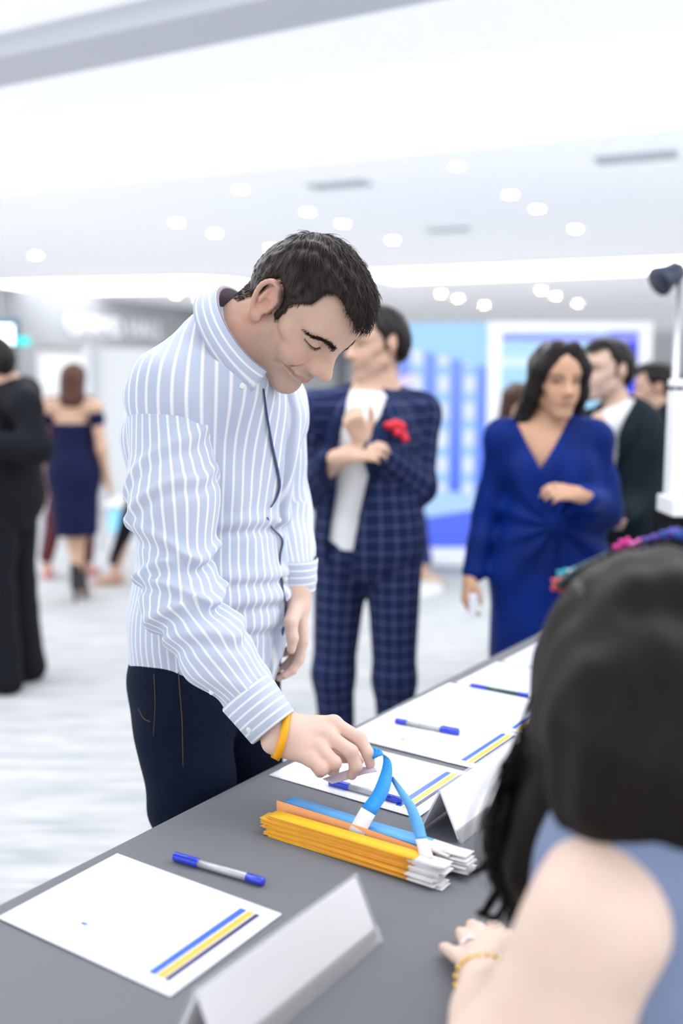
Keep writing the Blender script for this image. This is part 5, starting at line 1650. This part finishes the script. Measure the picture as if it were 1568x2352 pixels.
MB().tube([J['wrR'] + nrm(hd['R']['d']) * .055 + A([0, 0, .0]) + A([math.cos(a) * .008, -.022, math.sin(a) * .011]) for a in np.linspace(0, 6.28, 12)], .003, 6).build('ring', new_mat('silver2', (.9, .9, .92), .15, metal=1), p, True)

# --- woman in the blue velvet wrap dress
Yw = 3.1
M_vel = new_mat('blue_velvet', (.0015, .016, .14), .6, sheen=.10, spec=.10)
M_vel.node_tree.nodes['Principled BSDF'].inputs['Sheen Tint'].default_value = (.05, .25, .95, 1)
noise_var(M_vel, 5, .95, bump=.15, bscale=200)
c = P(1262, 1150, Yw)
J = skeleton(c[0], Yw, math.radians(-90), 1.60)
J['hed'] = P(1274, 880, Yw - .02); J['nec'] = P(1262, 975, Yw + .01)
J['shR'] = P(1160, 1012, Yw); J['elR'] = P(1112, 1185, Yw + .02); J['wrR'] = P(1082, 1318, Yw - .06)
J['shL'] = P(1362, 1012, Yw); J['elL'] = P(1384, 1170, Yw - .02); J['wrL'] = P(1338, 1140, Yw - .21)
hd = dict(R=dict(d=nrm(P(1068, 1395, Yw - .10) - J['wrR']), n=nrm(A([-1, -.3, 0])), curl=(.5, .6, .5)), L=dict(d=nrm(P(1262, 1128, Yw - .25) - J['wrL']), n=nrm(A([0, -.7, .7])), curl=(.35, .55, .5)))
p = person('woman in a long royal blue velvet wrap dress with a deep V neck', J, 'f', 'b', (math.radians(-78), .10, .0), hd, .007, hair='long', lip=(.32, .07, .07), head_scale=1.04, eye=((.035, .022, .02), .0155, .0062))
dr = top_field(J, 'f', .012, None, 1.0, .0); s = J['s']; R = J['R']
dr.cuts = []
dr.ell(J['che'] + R[1] * .055 * s - R[0] * .055 + UP * .0, (.075, .06, .07), R, k=.04); dr.ell(J['che'] + R[1] * .055 * s + R[0] * .055, (.075, .06, .07), R, k=.04)
b0 = J['pel'] * A([1, 1, 0])
dr.cap(J['pel'] - UP * .02, b0 + UP * .5, .155, .165, k=.06); dr.cap(b0 + UP * .5, b0 + UP * .04, .165, .175, k=.05)
dr.cap(J['pel'] - UP * .02 + R[0] * .05, b0 + UP * .6 + R[0] * .05, .13, .12, k=.06); dr.cap(J['pel'] - UP * .02 - R[0] * .05, b0 + UP * .6 - R[0] * .05, .13, .12, k=.06)
vx, vz = P(1243, 1082, Yw - .13)[[0, 2]]
def vneck(p):
    x = p[:, 0] - vx; z = p[:, 2]; y = (p - J['pel']) @ R[1]
    wd = np.clip((z - vz), 0, .4) * np.where(x < 0, .42, .62)
    return np.where((y > -.02), np.minimum(wd - np.abs(x), z - vz + .005), np.where(z > J['nec'][2] - .01, .02, -.05))
dr.cut(vneck); dr.halfspace((0, 0, .015), (0, 0, -1))
dr.cap(J['che'] - UP * .03, J['pel'], .135, .15, k=.05)
wv = wrinkle(.010, 16, 41, (1, 1, .4))
kx, kz = P(1272, 1205, Yw - .13)[[0, 2]]
def vfold(p):
    x = p[:, 0] - kx; z = p[:, 2] - kz; rr = np.hypot(x, z); an = np.arctan2(z, x)
    return wv(p) + .010 * np.sin(an * 11 + rr * 9) * np.exp(-rr / .22) * smoothstep(0, .03, rr) + .014 * np.exp(-(rr / .028) ** 2)
dr.dispf = vfold
garment(p, 'wrap_dress', dr, M_vel, .0075)
MB().tube([J['HP']((.078, .0, -.036)), J['HP']((.080, .0, -.045)), J['HP']((.081, .0, -.062)), J['HP']((.080, 0, -.072))], [.003, .012, .012, .004], 10).build('earring', new_mat('pearl', (.7, .7, .72), .25), p, True)
MB().tube([J['HP']((-.078, .0, -.036)), J['HP']((-.080, .0, -.045)), J['HP']((-.081, .0, -.062)), J['HP']((-.080, 0, -.072))], [.003, .012, .012, .004], 10).build('earring', new_mat('pearl2', (.7, .7, .72), .25), p, True)
MB().box(P(1086, 1390, Yw - .13), (.012, .006, .035)).build('phone', new_mat('phone_white', (.8, .82, .9), .3), p, bevel=.003)

# --- man in the dark suit behind her
M_suit = noise_var(new_mat('dark_teal_suit', (.007, .015, .022), .85, spec=.2), 14, .25)
Yd = 3.75
c = P(1432, 1150, Yd)
J = skeleton(c[0], Yd, math.radians(-130), 1.66)
J['hed'] = P(1398, 858, Yd); J['nec'] = P(1420, 945, Yd + .04)
J['shR'] = P(1360, 985, Yd - .10); J['elR'] = P(1350, 1130, Yd - .05); J['wrR'] = P(1385, 1175, Yd - .28)
J['shL'] = P(1480, 990, Yd + .06); J['elL'] = P(1500, 1140, Yd); J['wrL'] = P(1420, 1180, Yd - .2)
p = person('man in a dark suit and open white collar standing behind the woman in velvet', J, 'm', 'd', (math.radians(-158), -.02, 0), None, .0085, hair='short')
je = top_field(J, 'm', .016, .80, 1.0, .01); suit_open(J, je, .045, .008, 1.36, 1.05); je.dispf = wrinkle(.005, 22, 12)
garment(p, 'jacket', je, M_suit, .010); lapels(p, J, M_suit, 1.34, 1.06, .045, .012, None, je)
garment(p, 'white_shirt', top_field(J, 'm', .004, .9, 0, 0), noise_var(new_mat('white_shirt_cloth', (.8, .8, .82), .8), 10, .03), .010)
cs = S(); cs.cap(J['nec'] - UP * .01, J['nec'] + UP * .035 + J['R'][1] * .01, .073, .066, k=.02); cs.halfspace(J['nec'] + UP * .03, UP)
garment(p, 'shirt_collar', cs, bpy.data.materials['white_shirt_cloth'], .009)
garment(p, 'trousers', leg_field(J, .012), M_suit, .010); shoes(p, J, bpy.data.materials['black_leather'])

# --- far right man seen from behind, hand with a white cup
Yf = 4.2
c = P(1545, 1150, Yf)
J = skeleton(c[0], Yf, math.radians(150), 1.58)
J['hed'] = P(1512, 898, Yf); J['nec'] = P(1530, 955, Yf - .02)
J['wrL'] = P(1500, 1170, Yf - .25); J['elL'] = P(1560, 1140, Yf - .2)
p = person('man with cropped black hair and dark jacket at the right edge, turned away', J, 'm', 'c', (math.radians(158), .1, 0), dict(L=dict(d=A([-1, -.1, -.3]), n=A([0, -.3, 1]))), .011, hair='short')
M_nj = noise_var(new_mat('dark_navy_jacket', (.008, .008, .015), .85, spec=.2), 14, .25)
garment(p, 'jacket', top_field(J, 'm', .016, .78, 1.0, .01), M_nj, .012); garment(p, 'trousers', leg_field(J, .012), M_nj, .012); shoes(p, J, bpy.data.materials['black_leather'])
cu = P(1480, 1195, Yf - .28)
t = empty('cup', cu - UP * .05, 'small white cup in a hand at the right, above the flower crown', 'cup')
MB().tube([cu - UP * .06, cu - UP * .058, cu + UP * .03, cu + UP * .03, cu - UP * .05], [.018, .020, .030, .027, .016], 16).build('cup_wall', M_white, t, True)

# --- short haired guest almost hidden behind the woman in velvet
Yh = 4.9
c = P(1225, 1150, Yh)
J = skeleton(c[0], Yh, math.radians(-100), 1.46); J['hed'] = P(1190, 936, Yh)
p = person('guest with brown hair peeking out behind the shoulder of the woman in velvet', J, 'f', 'c', (math.radians(-60), .1, 0), None, .013, hair='down', hair_col=(.06, .03, .02))
garment(p, 'dress', top_field(J, 'f', .014, .55, .4, .01), M_nj, .013)

# --- navy clad guest walking behind the plaid man
Yb = PZ(975, 1335, 0)[1] - .12
c = P(915, 1150, Yb)
J = skeleton(c[0], Yb, math.radians(20), 1.60); J['hed'] = P(885, 850, Yb); J['anR'] = A([P(975, 1300, Yb)[0], Yb, .09]); J['toR'] = J['anR'] + A([.12, -.05, -.055]); J['knR'] = (J['anR'] + J['hiR']) / 2 + A([.02, 0, 0])
p = person('guest in a navy outfit walking behind the plaid man, beige shoe showing', J, 'f', 'c', (math.radians(20), .1, 0), None, .013, hair='down')
M_navy2 = noise_var(new_mat('navy_cloth', (.010, .025, .13), .8), 14, .25)
garment(p, 'top', top_field(J, 'f', .014, .8, 1, .01), M_navy2, .013); garment(p, 'trousers', leg_field(J, .012, short=.12), M_navy2, .013); shoes(p, J, noise_var(new_mat('beige_leather', (.55, .42, .28), .5), 20, .1))

# --- left edge: man in the black suit
Yl = PZ(30, 1580, 0)[1]
c = P(10, 1200, Yl)
J = skeleton(c[0], Yl + .04, math.radians(168), 1.70)
J['hed'] = P(-14, 838, Yl); J['elR'] = J['elR'] + J['R'][1] * .02; J['wrR'] = J['elR'] + J['R'][1] * .2 + UP * .05 - J['R'][0] * .08
J['elL'] = P(85, 1030, Yl - .14); J['wrL'] = P(-30, 1020, Yl - .28)
J['shL'] = P(58, 935, Yl - .10)
p = person('man in a black suit cut off by the left edge, seen from behind', J, 'm', 'c', (math.radians(160), .05, 0), None, .011, hair='short')
M_bs = noise_var(new_mat('black_suit', (.007, .008, .012), .85, spec=.2), 14, .25)
je = top_field(J, 'm', .022, .74, 1.0, .03); je.dispf = wrinkle(.006, 20, 14)
garment(p, 'jacket', je, M_bs, .012); lg = leg_field(J, .018, .02); lg.dispf = wrinkle(.005, 22, 6)
garment(p, 'trousers', lg, M_bs, .012); shoes(p, J, bpy.data.materials['black_leather'])

# --- woman in the navy off-shoulder dress, from behind
Yn = PZ(172, 1385, 0)[1]
c = P(172, 1150, Yn)
J = skeleton(c[0], Yn, math.radians(84), 1.56)
J['hed'] = P(170, 880, Yn); J['nec'] = P(170, 925, Yn)
J['anR'] = A([P(176, 1340, Yn)[0], Yn, .12]); J['knR'] = A([P(178, 1230, Yn)[0], Yn + .02, .45]); J['toR'] = J['anR'] + A([.02, .12, -.09])
J['knL'] = J['knL'] + A([.02, .12, 0]); J['anL'] = J['anL'] + A([.06, .22, .0]); J['toL'] = J['anL'] + A([.0, .12, -.055])
p = person('woman in a navy off-shoulder dress and black ankle boots seen from behind', J, 'f', 'a', (math.radians(88), .0, 0), None, .013, hair='down', hair_col=(.10, .045, .035))
M_nd = noise_var(new_mat('navy_dress_cloth', (.005, .008, .045), .8, spec=.2), 10, .2)
dr = top_field(J, 'f', .014, P(170, 1228, Yn)[2], 0, .01); dr.cap(J['pel'], J['pel'] - UP * .5, .155, .135, k=.06); dr.halfspace((0, 0, P(170, 972, Yn)[2]), UP)
garment(p, 'dress', dr, M_nd, .012)
for q in 'RL':
    st = S(); st.cap(J['sh' + q] + (J['el' + q] - J['sh' + q]) * .22, J['sh' + q] + (J['el' + q] - J['sh' + q]) * .32, .052, .050, k=.01)
    garment(p, 'shoulder_band', st, M_nd, .012)
for q in 'RL':
    bt = S(); bt.cap(J['an' + q] + UP * .12, J['an' + q], .040, .040, k=.02); bt.cap(J['an' + q], J['to' + q], .038, .026, k=.02); bt.cap(J['an' + q] - J['R'][1] * .03, J['an' + q] * A([1, 1, 0]) - J['R'][1] * .035 + UP * .015, .018, .012, k=.015)
    garment(p, 'ankle_boot', bt, bpy.data.materials['black_leather'], .009)

# --- guest in burgundy beyond her
Yg = PZ(118, 1338, 0)[1] + .25
c = P(170, 1150, Yg)
J = skeleton(c[0], Yg, math.radians(80), 1.54); J['hed'] = P(172, 895, Yg); J['anL'] = A([P(118, 1320, Yg)[0], Yg - .1, .09]); J['knL'] = (J['anL'] + J['hiL']) / 2; J['toL'] = J['anL'] + A([-.02, .12, -.055])
p = person('guest in burgundy clothes mostly hidden behind the woman in navy', J, 'f', 'a', (math.radians(80), .0, 0), None, .013, hair='down', hair_col=(.10, .05, .04))
M_bg = noise_var(new_mat('burgundy_cloth', (.09, .008, .018), .75), 10, .2)
garment(p, 'top', top_field(J, 'f', .02, .8, 1, .02), M_bg, .013); garment(p, 'trousers', leg_field(J, .012, short=.1), M_bg, .013); shoes(p, J, noise_var(new_mat('pink_shoe', (.7, .3, .3), .5), 20, .1))

# --- guest in black trousers half hidden by the striped shirt
Yk = PZ(255, 1340, 0)[1]
c = P(400, 1150, Yk)
J = skeleton(c[0], Yk, math.radians(170), 1.66); J['anL'] = A([P(268, 1300, Yk)[0], Yk - .05, .10]); J['knL'] = A([P(300, 1190, Yk)[0], Yk - .05, .47]); J['hiL'] = A([P(340, 1080, Yk)[0], Yk - .05, .84]); J['toL'] = J['anL'] + A([-.12, -.03, -.075])
p = person('guest in black trousers and nude heels stepping left behind the striped shirt', J, 'f', 'c', (math.radians(170), .0, 0), None, .013, hair='down')
garment(p, 'blouse', top_field(J, 'f', .014, .85, .6, .01), noise_var(new_mat('white_blouse', (.75, .75, .77), .8), 10, .04), .013)
garment(p, 'trousers', leg_field(J, .004, short=.10), M_bs, .013); shoes(p, J, noise_var(new_mat('nude_leather', (.50, .30, .22), .45), 20, .1))
